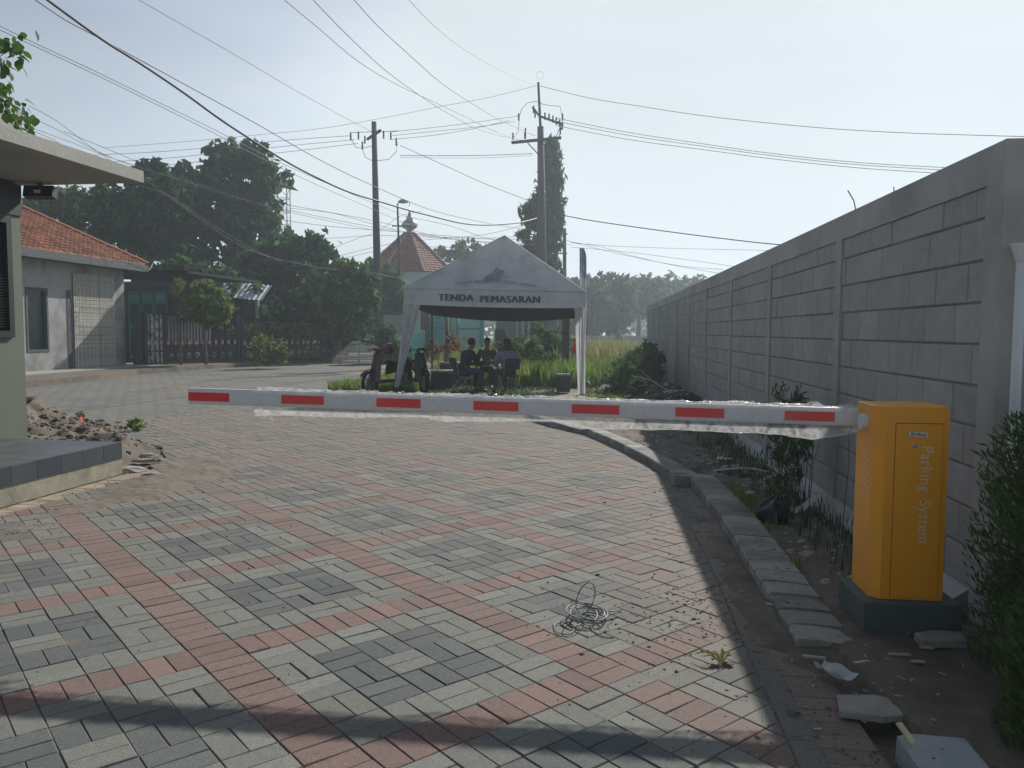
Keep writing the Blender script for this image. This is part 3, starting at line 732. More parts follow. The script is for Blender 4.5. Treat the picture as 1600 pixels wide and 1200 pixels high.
# film: a loose tube round the beam with a hanging wrinkled hem
r5 = random.Random(21); fx0, fx1 = -.02, LB * .892
def hem(s):
    base = [(-.02, .02), (.25, .075), (.38, .06), (.5, .052), (1.0, .05), (1.45, .065), (1.6, .025), (1.9, .04), (2.2, .05), (2.35, .03), (2.7, .045), (3.2, .05), (3.45, .06), (3.56, .03)]
    for (a, va), (c, vc) in zip(base, base[1:]):
        if a <= s <= c: t = (s - a) / (c - a); return va + (vc - va) * t
    return .03
fm = MB(); NU = 420; prof = 26
def filmf(u, v):
    s = fx0 + (fx1 - fx0) * u; k = v
    h = hem(s); amp = .55 + 1.6 * math.exp(-((s - .15) / .25) ** 2)
    n = mnoise.fractal(Vector((s * 5, k * 4, 2)), 1, 2, 2)
    n2 = mnoise.fractal(Vector((s * 4, k * 3, 8)), 1, 2, 3)
    if k < .12: y, z = .014, -hh - h * (1 - k / .12)                 # back half of the hem
    elif k < .40: t = (k - .12) / .28; y, z = -.028, -hh + 2 * hh * t
    elif k < .60: t = (k - .40) / .20; y, z = -.028 + .056 * t, hh + .006 + (.020 * amp * max(0, n2 + .15) * math.sin(math.pi * t))
    elif k < .88: t = (k - .60) / .28; y, z = .028, hh - 2 * hh * t
    else: y, z = .016, -hh - h * ((k - .88) / .12)
    y += n * .006 * amp; z += n2 * .007 * amp
    if k in (0., 1.): z += .004 * mnoise.noise(Vector((s * 9, 1, 1)))
    return MBm @ Vector((s, y, z))
fm.grid(filmf, NU, prof)
fm.m = [1 if (.12 <= ((i // NU) + .5) / prof < .40 or .60 < ((i // NU) + .5) / prof < .88) else 0 for i in range(len(fm.f))]
obj('film_wrap', fm, [M_film, M_film2], boom, smooth=True)
b = MB(); ed = []
for i in range(200):
    s_ = .05 + (LB * .885 - .05) * i / 199; ed.append(filmf((s_ - fx0) / (fx1 - fx0), 1.))
b.tube(ed, [.0022 + .0018 * abs(mnoise.noise(Vector((i * .23, 3, 1)))) * 2 for i in range(200)], 5, False); obj('film_hem', b, film('film_fold', .45, .95), boom, smooth=True)
b = MB(); rw = random.Random(70)
for i in range(95):
    s_ = rw.choice((rw.uniform(0, .75), rw.uniform(0, LB * .86), rw.gauss(LB * .5, .12), rw.gauss(LB * .70, .1), rw.gauss(LB * .84, .05))); s_ = min(max(s_, 0), LB * .88); L2 = rw.uniform(.02, .07); y0_ = rw.uniform(-.02, .02)
    b.tube([MBm @ Vector((s_, y0_, hh + .004)), MBm @ Vector((s_ + L2 * .5, y0_ + rw.uniform(-.01, .01), hh + rw.uniform(.008, .020))), MBm @ Vector((s_ + L2, y0_ + rw.uniform(-.01, .01), hh + .004))], [.0008, .0022, .0008], 4, False)
obj('film_crease', b, D.materials['film_fold'], boom, kind='stuff')
b = MB()
for (s, l) in ((LB * .885, .06), (LB * .868, .075), (LB * .88, .05)):
    b.grid(lambda u, v, s=s, l=l: MBm @ Vector((s + .03 * u + .02 * math.sin(v * 5), -.03 + .012 * math.sin(u * 9 + v * 4), -.06 - l * v)), 6, 8)
obj('film_tail', b, M_film, boom, smooth=True)

# cable coil
cc = G(918, 968)
coil = thing('cable_coil', 'tangled coil of thin grey cable lying on the paving', 'cable', cc)
r6 = random.Random(4); P_ = []
for k in range(170):
    t = k / 170 * 2 * math.pi * 5.3; rr_ = .082 + .022 * math.sin(t * .37 + 1) + .01 * math.sin(t * 1.7)
    P_.append((rr_ * math.cos(t) * 1.05 + .012 * math.sin(t * .21), rr_ * math.sin(t) * 1.25 + .015 * math.cos(t * .33), .006 + .045 * (.5 + .5 * math.sin(t * .5 + .6)) * (.4 + .6 * abs(math.sin(t * .13))) + k * .00008))
P_ += [(.07, .02, .03), (.16, .10, .012), (.19, .13, .006)]
b = MB(); b.tube(P_, .0032, 6); obj('loops', b, M_steel and mat('grey_cable', (.16, .17, .17), .45, .1), coil, smooth=True)
b = MB(); lp = [(-.03, -.02, .01)]
for k in range(25): t = k / 24 * 2 * math.pi; lp.append((-.03 + .045 * math.sin(t) + .02 * (1 - math.cos(t)), .02, .02 + .085 * (1 - math.cos(t))))
b.tube(lp, .0032, 6); lp = [(-.03, -.06, .006)] + [(-.13 + .05 * math.cos(t), -.13 + .09 * math.sin(t), .006) for t in [k / 14 * 6.2 for k in range(15)]]
b.tube(lp, .0028, 5); b.tube([(.0, -.1, .01), (.01, -.17, .006), (.05, -.24, .005), (.10, -.25, .004)], .0028, 5); obj('stray_loop', b, MATS['grey_cable'], coil, smooth=True)

# ================================================================== FOLIAGE builders
def leaves(name, blobs, n, size, m, seed=0, ar=.5, droop=.3, shell=.55, flat=1.):
    """many small two-triangle leaves through the volume of uneven clumps; blobs = (x,y,z,rx,ry,rz,weight)"""
    g = np.random.RandomState(seed); B = np.array(blobs, float); w_ = B[:, 6] / B[:, 6].sum()
    which = g.choice(len(B), n, p=w_); d = g.normal(size=(n, 3)); d /= np.linalg.norm(d, axis=1)[:, None]
    rad = g.uniform(0, 1, n) ** (1 / 3.); rad = shell + (1 - shell) * rad; rad *= g.uniform(.55, 1.08, n) ** .6
    # sub-clumps give gaps and lumps
    nc = 36; cd = g.normal(size=(len(B) * nc, 3)); cd /= np.linalg.norm(cd, axis=1)[:, None]; crd = g.uniform(.45, 1.08, len(cd))
    pick = which * nc + g.randint(0, nc, n); use = g.uniform(size=n) < .93
    d2 = cd[pick] * crd[pick][:, None] + g.normal(size=(n, 3)) * .088
    pos = np.where(use[:, None], d2, d * rad[:, None]) * B[which, 3:6] + B[which, :3]
    spr = g.uniform(size=n) < .16; sd = g.normal(size=(len(B) * 30, 3)); sd[:, 2] += .35; sd /= np.linalg.norm(sd, axis=1)[:, None]; sp = which * 30 + g.randint(0, 30, n)
    sl = g.uniform(.85, 1.28, n)[:, None]; pos = np.where(spr[:, None], (sd[sp] * sl + g.normal(size=(n, 3)) * .035) * B[which, 3:6] + B[which, :3], pos)
    a = g.normal(size=(n, 3)); a[:, 2] -= droop; a /= np.linalg.norm(a, axis=1)[:, None]
    q = g.normal(size=(n, 3)); q[:, 2] *= flat; bb_ = np.cross(a, q); bb_ /= (np.linalg.norm(bb_, axis=1)[:, None] + 1e-9)
    s = size * g.uniform(.6, 1.4, n)[:, None]
    V = np.empty((n, 4, 3)); V[:, 0] = pos - a * s; V[:, 1] = pos + bb_ * s * ar; V[:, 2] = pos + a * s; V[:, 3] = pos - bb_ * s * ar
    F = np.arange(n * 4).reshape(n, 4)
    tint = g.uniform(.6, 1.4, n) * np.where(use, .72 + .6 * g.uniform(size=len(cd))[pick], 1)
    return npmesh(name, V.reshape(-1, 3), F, m, tint)
def put(name, me, parent=None, **k):
    o = D.objects.new(name, me); COL.objects.link(o)
    if parent is not None: o.parent = parent
    return props(o, **k)
def tree(name, label, base, trunk_h, blobs, n, size, m, seed, group=None, r=.22, cat='tree', lean=(0, 0), limbs=6):
    t = thing(name, label, cat, base, 0, group)
    rr_ = random.Random(seed); b = MB()
    top = Vector((lean[0], lean[1], trunk_h))
    mid = top * .5 + Vector((rr_.uniform(-.2, .2), rr_.uniform(-.2, .2), 0))
    b.tube([(0, 0, -.1), (0, 0, .1), mid, top], [r * 1.3, r, r * .75, r * .55], 8)
    for k in range(limbs):
        q = rr_.choice(blobs); e = Vector(q[:3]) + Vector((rr_.uniform(-.6, .6) * q[3], rr_.uniform(-.6, .6) * q[4], rr_.uniform(-.3, .5) * q[5])); s0 = mid.lerp(top, rr_.uniform(.2, 1)); mm = s0.lerp(e, .5) + Vector((0, 0, rr_.uniform(-.1, .4)))
        b.tube([s0, mm, e], [r * .42, r * .25, r * .08], 5)
    obj('trunk', b, M_bark, t, smooth=True)
    put('crown', leaves('crown', blobs, n, size, m, seed), t)
    return t

def blob_at(px, py, Y, rpx, rpy, base, w=1., ry=None):
    p = AT(px, py, Y); k = Y / FPX
    return (p.x - base[0], p.y - base[1], p.z - base[2], rpx * k, (ry or rpx * k), rpy * k, w * rpx * rpy)

# the big dark mass of trees at left: each with its own trunk
def T(label, Y, basepx, blobs, n, size, m, seed, trunk_h, r=.22, group='dark trees behind the street fence', lean=(0, 0), limbs=7, name='shade_tree'):
    p = AT(basepx, 560, Y); base_ = (p.x, Y, -.05)
    return tree(name, label, base_, trunk_h, [blob_at(a, b_, Y + dy, c, d, base_) for (a, b_, c, d, dy) in blobs], n, size, m, seed, group, r, lean=lean, limbs=limbs)
T('tall mango tree with the highest crown, behind the street fence', 46, 375, [(375, 285, 62, 52, 0), (330, 330, 70, 55, -1), (400, 355, 46, 44, 0), (300, 290, 42, 34, 0), (365, 400, 80, 60, 0), (395, 255, 30, 26, 0), (270, 400, 50, 60, 0), (350, 240, 22, 18, 0)], 12000, .27, M_leafD, 1, 5, .35)
T('spreading tree showing above the red tiled roof beside the roof slab', 40, 215, [(205, 330, 50, 42, 0), (255, 300, 40, 34, 0), (235, 370, 55, 50, 0), (165, 325, 30, 28, 0), (235, 275, 22, 26, 0)], 7000, .24, M_leafD, 2, 4.5, .28)
T('lighter bamboo-like tree clump just above the tiled roof at far left', 44, 105, [(90, 330, 34, 28, 0), (125, 322, 38, 26, 0), (60, 322, 20, 16, 0), (145, 355, 40, 36, 0)], 3600, .22, M_leafM, 3, 5, .2)
T('rounded dark tree right of the tallest crown', 42, 470, [(450, 420, 58, 44, 0), (495, 400, 34, 34, 0), (436, 398, 34, 26, 0), (470, 470, 70, 46, 0), (410, 455, 60, 50, 0), (492, 382, 14, 16, 0)], 8000, .22, M_leafD, 4, 3.4, .25)
T('dense low dark tree at the street corner beside the utility pole', 38.5, 520, [(520, 470, 52, 50, 0), (548, 455, 40, 38, 0), (505, 515, 50, 36, 0), (545, 505, 46, 40, 0), (545, 425, 22, 18, 0)], 8000, .18, M_leafM, 5, 2.2, .2)
T('dark bushy tree behind the left part of the fence', 37, 330, [(330, 470, 60, 44, 0), (290, 450, 44, 40, 0), (375, 490, 60, 40, 0), (420, 505, 50, 30, 0)], 8000, .20, M_leafD, 6, 2.3, .22)
T('leafy green tree right behind the street corner pole', 50, 600, [(598, 455, 26, 40, 0), (620, 470, 22, 36, 0), (580, 430, 24, 22, 0), (612, 500, 26, 34, 0)], 5000, .19, M_leafM, 7, 3, .18)
T('small yellow-green ornamental tree leaning over the fence', 30.5, 322, [(325, 470, 26, 20, 0), (300, 485, 22, 18, 0), (345, 480, 20, 16, 0), (318, 448, 14, 10, 0), (332, 500, 22, 14, 0)], 2400, .12, M_leafY, 8, 2.2, .07, group='small garden trees by the fence')
T('thin sparse sapling beside the zinc roofed shed', 29.8, 283, [(280, 445, 10, 12, 0), (272, 460, 8, 8, 0), (287, 470, 9, 8, 0)], 420, .07, M_leafY, 9, 2.6, .04, group='small garden trees by the fence')
# behind the mosque and tent
T('pale round tree peeking up between the mosque roof and the tent', 80, 735, [(735, 398, 26, 20, 0), (715, 400, 14, 16, 0), (690, 398, 14, 12, 0), (745, 430, 30, 24, 0)], 3600, .24, M_leafM, 10, 6, .3, group='far trees')
# columnar tree
p = AT(848, 560, 52); base_ = (p.x, 52, -.05)
bl = [blob_at(a, b_, 52, c, d, base_) for a, b_, c, d in ((861, 246, 15, 25), (860, 285, 20, 24), (854, 318, 25, 16), (834, 338, 22, 20), (866, 345, 14, 28), (842, 368, 33, 22), (832, 402, 22, 22), (858, 405, 20, 30), (848, 440, 30, 28), (850, 475, 24, 28), (863, 226, 8, 10))]
t = thing('columnar_tree', 'tall narrow columnar tree with drooping leaves right behind the big utility pole', 'tree', base_)
b = MB(); b.tube([(0, 0, -.1), (0, 0, 6), (.6, 0, 13.2)], [.3, .2, .05], 8); obj('trunk', b, M_bark, t)
put('crown', leaves('crown', bl, 9000, .30, M_leafD, 31, ar=.24, droop=1.6, shell=.4), t)
# far row of trees at right
for k, (px, top, wd, Y) in enumerate(((905, 440, 42, 78), (950, 432, 44, 84), (1000, 432, 40, 92), (1045, 432, 34, 98), (1085, 436, 28, 104), (1120, 440, 26, 110), (870, 452, 30, 74))):
    lab = ['dark green far tree just right of the tent', 'tall far tree beside the furled banner', 'far spreading tree with forked trunk near the wall end', 'far tree showing just above the wall top', 'pale far tree half hidden by the wall top', 'last far tree, mostly behind the wall top', 'far tree right behind the tent peak side'][k]
    open_ = k == 2
    bl_ = [(px, top + 26, wd, 26, 0), (px - wd * .4, top + 40, wd * .6, 22, 0), (px + wd * .4, top + 36, wd * .6, 24, 0)]
    if not open_: bl_ += [(px, top + 66, wd * .9, 26, 0)]
    T(lab, Y, px - (4 if open_ else 0), bl_, 3400, .40, M_leafF, 40 + k, 4.8 if open_ else 4, .32, group='far trees', name='far_tree', limbs=9)
# hazy tree belt closing the horizon, too far to count
g = np.random.RandomState(77); bl = [(x, 150 + 30 * math.sin(x * .07), 3.4, 7, 6, 4.2 + 1.3 * math.sin(x * .31), 1) for x in range(-150, 170, 7)]
put('distant_woods', leaves('distant_woods', bl, 30000, .75, M_leafF, 78), kind='stuff')

# near branch top left, single leaves
nb = thing('near_tree', 'leafy branch tips of a near tree hanging in at the top left above the roof', 'tree', (-6.2, 7.6, 3.6))
b = MB(); b.tube([(-1.6, .2, -3.2), (-1.3, 0, -1), (-.5, 0, .4), (.35, 0, .95), (.70, 0, .80)], [.09, .07, .035, .012, .006], 7); b.tube([(-.5, 0, .4), (.2, -.1, .35), (.78, -.1, .05)], [.02, .012, .005], 6); obj('branch', b, M_bark, nb)
def leafmesh(seed):
    r = random.Random(seed); b = MB(); L_, Wd = 1., .36; n = 6; vs = []
    for i in range(n + 1):
        t = i / n; w_ = Wd * math.sin(math.pi * min(1, t * 1.02 + .02)) ** .8 * (.5 if t > .98 else 1); z = -.35 * t * t
        vs += [(t, -w_, z + .06), (t, 0, z), (t, w_, z + .06)]
    fs = []
    for i in range(n): a = i * 3; fs += [(a, a + 3, a + 4, a + 1), (a + 1, a + 4, a + 5, a + 2)]
    b.add(vs, fs, r.uniform(.8, 1.25)); return b.mesh('leaf', M_leafB, True)
LM = [leafmesh(k) for k in range(5)]; r7 = random.Random(15)
clusters = [((5, 62), 13), ((22, 75), 16), ((8, 100), 14), ((32, 92), 9), ((2, 130), 12), ((14, 150), 14), ((6, 175), 10), ((34, 168), 7), ((42, 182), 10), ((46, 192), 6), ((22, 187), 8), ((-12, 90), 14), ((-12, 150), 14), ((30, 68), 6), ((36, 60), 4)]
for (px, py), n_ in clusters:
    for k in range(n_):
        q = AT(px + r7.gauss(0, 7), py + r7.gauss(0, 7), 7.6 + r7.gauss(0, .12)) - Vector((-6.2, 7.6, 3.6)); s = r7.uniform(.045, .085)
        inst('leaf', r7.choice(LM), nb, q, (r7.uniform(-.9, .9), r7.uniform(.1, 1.5), r7.uniform(0, 6.3)), (s * 1.25, s * 1.25, s))

# right foreground shrub
def frond_shrub(name, label, base, H, Rx, n, m, m2, seed):
    t = thing(name, label, 'shrub', base); g = np.random.RandomState(seed); b = MB()
    rr_ = random.Random(seed)
    for k in range(46):
        a = rr_.uniform(0, 6.3); rad = Rx * rr_.uniform(.2, .9); h = H * rr_.uniform(.6, 1.) * (1 - .3 * rad / Rx); b.tube([(0, 0, 0), (rad * .4 * math.cos(a), rad * .4 * math.sin(a), h * .4), (rad * math.cos(a), rad * math.sin(a), h)], [.012, .008, .003], 5)
    obj('stem', b, M_bark, t)
    for nm, mm, nn, z0, z1 in (('foliage', m, n, 0, .93), ('new_growth', m2, n // 12, .86, 1.02)):
        hz = g.uniform(z0, z1, nn); prof = Rx * np.clip(1.05 - (hz - .35) ** 2 * 1.1, .3, 1) * np.where(hz > .85, .75, 1)
        a = g.uniform(0, 2 * np.pi, nn); rr2 = prof * g.uniform(.25, 1.05, nn) ** .55 * (1 + .18 * np.sin(a * 5 + hz * 19))
        pos = np.stack([rr2 * np.cos(a), rr2 * np.sin(a), hz * H], 1)
        d = np.stack([np.cos(a) * .6, np.sin(a) * .6, np.ones(nn) * .9], 1) + g.normal(size=(nn, 3)) * .45; d /= np.linalg.norm(d, axis=1)[:, None]
        s = g.uniform(.016, .055, nn)[:, None]; q = np.cross(d, g.normal(size=(nn, 3))); q /= np.linalg.norm(q, axis=1)[:, None]
        V = np.empty((nn, 4, 3)); V[:, 0] = pos; V[:, 1] = pos + d * s * .6 + q * s * .13; V[:, 2] = pos + d * s * 1.2; V[:, 3] = pos + d * s * .6 - q * s * .13
        put(nm, npmesh(nm, V.reshape(-1, 3), np.arange(nn * 4).reshape(nn, 4), mm, g.uniform(.6, 1.4, nn)), t)
    return t
frond_shrub('conifer_shrub', 'feathery dark green shrub with reddish tips beside the cabinet at the right edge', (2.50, 3.25, .02), 1.28, .44, 30000, M_leafT, M_leafR, 5)
frond_shrub('conifer_shrub', 'low dark feathery shrub in the bottom right corner in front of the taller one', (2.10, 2.62, .0), .66, .33, 22000, M_leafT, M_leafT, 6)

# grass and weeds
def blades(name, region, n, h, m, seed, kind='stuff', parent=None, zf=lambda x, y: -.05, wd=.006, **k):
    g = np.random.RandomState(seed); pts_ = []
    xs0, xs1 = min(p[0] for p in region), max(p[0] for p in region); ys0, ys1 = min(p[1] for p in region), max(p[1] for p in region)
    while len(pts_) < n:
        x, y = g.uniform(xs0, xs1), g.uniform(ys0, ys1)
        if inpoly(x, y, region) and fbm(x, y, seed, .9) > -.28: pts_.append((x, y, zf(x, y)))
    P = np.array(pts_); a = g.uniform(0, 2 * np.pi, n); hh_ = h * g.uniform(.45, 1.25, n) * (1 + .35 * np.array([fbm(p[0], p[1], 3, .7) for p in P])); ln = g.uniform(.1, .6, n) * hh_
    d = np.stack([np.cos(a), np.sin(a), 0 * a], 1); s = np.stack([-np.sin(a), np.cos(a), 0 * a], 1) * wd * g.uniform(.6, 1.5, n)[:, None]; up = np.array([0, 0, 1.])
    V = np.empty((n, 6, 3)); V[:, 0] = P - s; V[:, 1] = P + s; mid_ = P + up * hh_[:, None] * .6 + d * ln[:, None] * .35; V[:, 2] = mid_ + s * .8; V[:, 3] = mid_ - s * .8; tip = P + up * hh_[:, None] + d * ln[:, None]; V[:, 4] = tip; V[:, 5] = tip
    F = np.concatenate([np.array([[0, 1, 2, 3]]) + np.arange(n)[:, None] * 6, np.array([[3, 2, 4, 5]]) + np.arange(n)[:, None] * 6]); 
    V[:, 5] += s * .1
    tn = g.uniform(.7, 1.3, n); return put(name, npmesh(name, V.reshape(-1, 3), F, m, np.concatenate([tn, tn])), parent, kind=kind, **k)
blades('verge_grass', [(-4.7, 20.3), (-4.2, 18.7), (-2.9, 18.3), (-2.2, 19.0), (-2.1, 21), (-3.6, 24.5), (-4.1, 23)], 9000, .26, M_grass, 1, zf=lambda x, y: -.06, wd=.010)
blades('field_grass', [(-2.2, 22.5), (3.5, 21.5), (4.4, 24), (5.2, 34), (5.5, 48), (-1.0, 48), (-2.8, 30)], 52000, .62, M_grass, 2, wd=.017)
blades('dry_field_grass', [(1.6, 27), (5.1, 28), (8, 58), (-1, 60), (.5, 40)], 26000, .85, M_grassD, 3, wd=.022)
blades('far_grass', [(-4, 58), (12, 58), (16, 85), (-6, 85)], 16000, .7, M_grass, 4, wd=.04)
blades('kerb_grass', [(.35, 13.6), (1.5, 13.6), (2.6, 17.4), (1.7, 17.6), (.4, 15.2)], 1200, .10, M_grass, 5, zf=lambda x, y: 0, wd=.006)
def bush(label, base, bl, n, size, m, seed, name='bush', group=None):
    t = thing(name, label, 'bush', base, 0, group)
    b = MB()
    for k in range(5): a = k * 1.3; b.tube([(0, 0, 0), (.12 * math.cos(a), .12 * math.sin(a), .35), (.3 * math.cos(a), .3 * math.sin(a), .7)], [.03, .02, .008], 5)
    obj('stem', b, M_bark, t); put('foliage', leaves('foliage', bl, n, size, m, seed), t); return t
bush('rounded green bush in the field right behind the seated men', (0.1, 25, -.05), [(.1, 0, .7, .75, .6, .55, 1), (.7, .2, .5, .6, .6, .45, 1), (-.3, .1, .9, .4, .4, .35, .6)], 6000, .055, M_leafM, 51, group='bushes in the field')
bush('taller light green bush behind the right back corner of the tent', (1.0, 29, -.05), [(.2, 0, 1.0, .8, .7, .7, 1), (.9, .2, .7, .6, .6, .5, 1)], 5000, .07, M_leafM, 52, group='bushes in the field')
bush('dark heaped bush against the far end of the wall', (3.15, 22.5, -.05), [(.2, 0, .4, .55, .8, .42, 1), (.7, .6, .7, .4, .5, .5, 1), (-.0, -.6, .28, .4, .5, .28, .6)], 6000, .06, M_leafD, 53)
bush('low dark bush on the rubbish heap between the tent leg and the wall', (2.75, 18.6, -.02), [(0, 0, .4, .5, .8, .42, 1), (.5, .8, .6, .5, .6, .5, 1), (.2, -1.2, .25, .4, .5, .25, .5)], 5200, .055, M_leafD, 56)
bush('leafy weed clump at the foot of the fence below the red pennants', (-9.4, 30.6, .1), [(0, 0, .6, .6, .4, .5, 1), (.4, 0, .35, .4, .3, .3, .7)], 2200, .07, M_leafY, 54)
bush('shrub clump at the foot of the corner tree beside the white slat fence', (-5.6, 35.5, -.05), [(0, 0, .9, .6, .6, .8, 1), (.5, .3, .5, .5, .5, .5, 1)], 4000, .08, M_leafM, 55)

# tall weeds hanging by the wall right of the boom
wd_ = thing('weed_clump', 'tall drooping weeds standing against the wall below the boom', 'plant', (2.38, 6.75, .05))
b = MB(); r8 = random.Random(3)
for k in range(14):
    x, y = r8.gauss(0, .10), r8.gauss(0, .28); h = r8.uniform(.4, .85); a = r8.uniform(0, 6.3); b.tube([(x, y, 0), (x + .03, y, h * .6), (x + .1 * math.cos(a), y + .1 * math.sin(a), h)], [.004, .003, .0015], 4)
obj('stem', b, M_bark, wd_)
put('leaves', leaves('leaves', [(0, 0, .65, .20, .38, .30, 1), (0, .1, .35, .14, .3, .3, .6)], 1500, .045, M_leafM, 61, ar=.16, droop=1.5), wd_)
wy = thing('yellow_weed', 'small uprooted yellowing weed lying at the edge of the shadow', 'plant', G(1128, 1040), .3)
b = MB()
for k in range(16):
    a = r8.uniform(-.6, 1.6) + 1.; l = r8.uniform(.06, .13); b.tube([(0, 0, .008), (l * .5 * math.cos(a), l * .5 * math.sin(a), .03 + r8.uniform(0, .03)), (l * math.cos(a), l * math.sin(a), .006 + r8.uniform(0, .03))], [.0035, .003, .001], 4)
obj('blade', b, mat('straw_leaf', (.42, .36, .10), .8, .1), wy); b = MB(); rock(b, .02, -.01, 0, .03, r8); rock(b, -.04, .0, 0, .02, r8); obj('root_clod', b, M_soil, wy)
for (px, py, s, n_, lab) in ((212, 660, .13, 260, 'small bright yellow-green weed on the rubble of the mound'), (125, 648, .06, 60, 'tiny light weed beside the red scrap on the mound')):
    p = G(px, py + 6, .06); t = thing('mound_weed', lab, 'plant', (p.x, p.y, max(0., mound((p.x + 8.6) / 5.4, (p.y - 7.2) / 6.6)[2]) - .01)); put('leaves', leaves('leaves', [(0, 0, .08, s, s, s * .8, 1)], n_, .03, M_leafY, 70), t)
p = G(120, 645); b = MB(); b.grid(lambda u, v: (u * .12, v * .05, .05 * math.sin(u * 7) + .04 * v), 6, 3); o = obj('red_scrap', b, M_redpl, label='red plastic scrap on the crest of the soil mound', cat='litter'); p = G(120, 646, .25); o.location = (p.x, p.y, max(0., mound((p.x + 8.6) / 5.4, (p.y - 7.2) / 6.6)[2]) + .01)

# ================================================================== LITTER AND RUBBLE ON THE RIGHT
def place(o, px, py, z=0., rz=0.): p = G(px, py, z); o.location = (p.x, p.y, z); o.rotation_euler = (o.rotation_euler[0], o.rotation_euler[1], rz); return o
b = MB(); b.prism([(-.13, -.07), (.02, -.10), (.13, -.07), (.16, .04), (.05, .09), (-.10, .07)], 0, .028, 1, .006); o = obj('broken_slab', b, M_stone, label='flat broken concrete slab in front of the plinth', cat='rubble'); place(o, 1357, 1110, .01, -.1)
b = MB(); b.grid(lambda u, v: ((u - .5) * .10 * (1 - .35 * v), (v - .5) * .17, .012 + .03 * (abs(u - .5) * 2) ** 2 + .008 * math.sin(v * 9 + u * 3)), 10, 14); o = obj('torn_bag', b, M_bagw, smooth=True, label='torn translucent white bag lying open on the soil', cat='litter'); place(o, 1303, 1058, .02, .45)
b = MB(); b.box(-.012, .012, -.05, .05, 0, .006, M=Matrix.Rotation(.5, 4, 'X')); o = obj('wood_chip', b, M_wood, label='pale wooden chip standing on the nearest kerb slab', cat='litter'); place(o, 1418, 1150, .095, .3)
b = MB(); b.grid(lambda u, v: (u * .55 - .2, v * .11, .012 + .05 * math.sin(u * 2.6)), 12, 2); o = obj('board_strip', b, M_stoneP, label='long pale strip of board lying across the soil behind the kerb', cat='litter'); place(o, 1145, 741, .05, -.35)
b = MB(); b.grid(lambda u, v: (u * .20, v * .09, .02 + .13 * u ** 2 + .01 * v), 8, 2); o = obj('bent_cardboard', b, M_paper, label='bent piece of cardboard beside the black bag', cat='litter'); place(o, 1240, 806, .03, .1)
bag = MB(); bag.grid(lambda u, v: ((.13 + .02 * math.sin(u * 19) + .015 * mnoise.noise(Vector((u * 9, v * 6, 0)))) * math.cos(u * 2 * math.pi) * math.sin(.15 + v * 2.7) ** .7, (.13 + .02 * math.sin(u * 13)) * math.sin(u * 2 * math.pi) * math.sin(.15 + v * 2.7) ** .7, .22 * (1 - v) + .012 * math.sin(u * 31 + v * 7)), 40, 14); o = obj('black_bag', bag, M_bagb, smooth=True, label='black plastic bag of rubbish against the kerb near the cabinet', cat='bag'); place(o, 1210, 822, .0, .2)
for k, (px, py, s, lab) in enumerate(((1131, 722, .08, 'crumpled shiny white plastic bag behind the kerb'), (1150, 733, .05, 'smaller crumpled bag beside the shiny one'), (1171, 776, .05, 'white stub lying just behind the kerb blocks'))):
    b = MB(); r_ = random.Random(k); b.grid(lambda u, v: (s * (u - .5) * 2, s * (v - .5) * 1.2, .02 + s * .7 * abs(mnoise.noise(Vector((u * 4 + k, v * 4, k)))) + .02 * r_.random()), 9, 7); o = obj('crumpled_bag', b, M_white if k == 0 else M_bagw, label=lab, cat='litter'); place(o, px, py, .06, .4 * k)
chips = MB(); r9 = random.Random(8)
for k in range(70):
    q = r9.random()
    if q < .4: x, y = r9.gauss(1.42, .16), r9.gauss(3.15, .18)
    elif q < .55: x, y = r9.uniform(1.5, 2.2), r9.uniform(3.3, 3.7)
    else: x, y = r9.uniform(1.0, 2.0), r9.uniform(3.2, 7.5)
    l, w_ = r9.uniform(.004, .018), r9.uniform(.0015, .004); M_ = Matrix.Translation((x, y, max(.004, soilz(x, y) + .006))) @ Matrix.Rotation(r9.uniform(0, 3.1), 4, 'Z') @ Matrix.Rotation(r9.gauss(0, .2), 4, 'Y')
    chips.box(-l, l, -w_, w_, 0, .003, M=M_)
obj('wood_chips', chips, M_paper, kind='stuff')
for k, (px, py, l, rz, lab) in enumerate(((1345, 1036, .045, .4, 'pale curved shard right above the torn white bag'), (1272, 1028, .05, -.1, 'grey flat shard left of the torn white bag'), (1406, 1024, .05, .05, 'long pale splinter on the soil in front of the plinth'), (1434, 1035, .03, .1, 'short pale splinter right of the long one'), (1448, 1013, .03, -.1, 'thin splinter nearest the plinth corner'), (1215, 948, .06, -.5, 'thin stick lying on the dusty pavers'), (1240, 988, .02, .2, 'pale pebble-like shard on the dusty edge of the kerb'), (1178, 884, .012, 0, 'small pale pebble in the shaded soil'))):
    b = MB(); b.box(-l, l, -.010 if l < .05 else -.006, .008, 0, .008, M=Matrix.Rotation(.06, 4, 'Y')); o = obj('shard', b, M_paper, label=lab, cat='litter', group='shards on the soil in front of the plinth'); place(o, px, py, .03, rz)
b = MB(); b.prism([(-.12, -.05), (.08, -.07), (.14, .02), (.0, .07), (-.11, .04)], 0, .04, 1, .01); o = obj('flat_stone', b, M_stone, label='flat stone on the soil right of the plinth', cat='stone'); place(o, 1470, 1004, .03, .1)
b = MB(); b.bbox(-.10, .10, -.05, .05, 0, .10, .008); o = obj('loose_block', b, M_kerb, label='loose dark block dropped at the break in the kerb', cat='block'); o.location = (1.66, 7.66, .0); o.rotation_euler = (0, .08, .2)
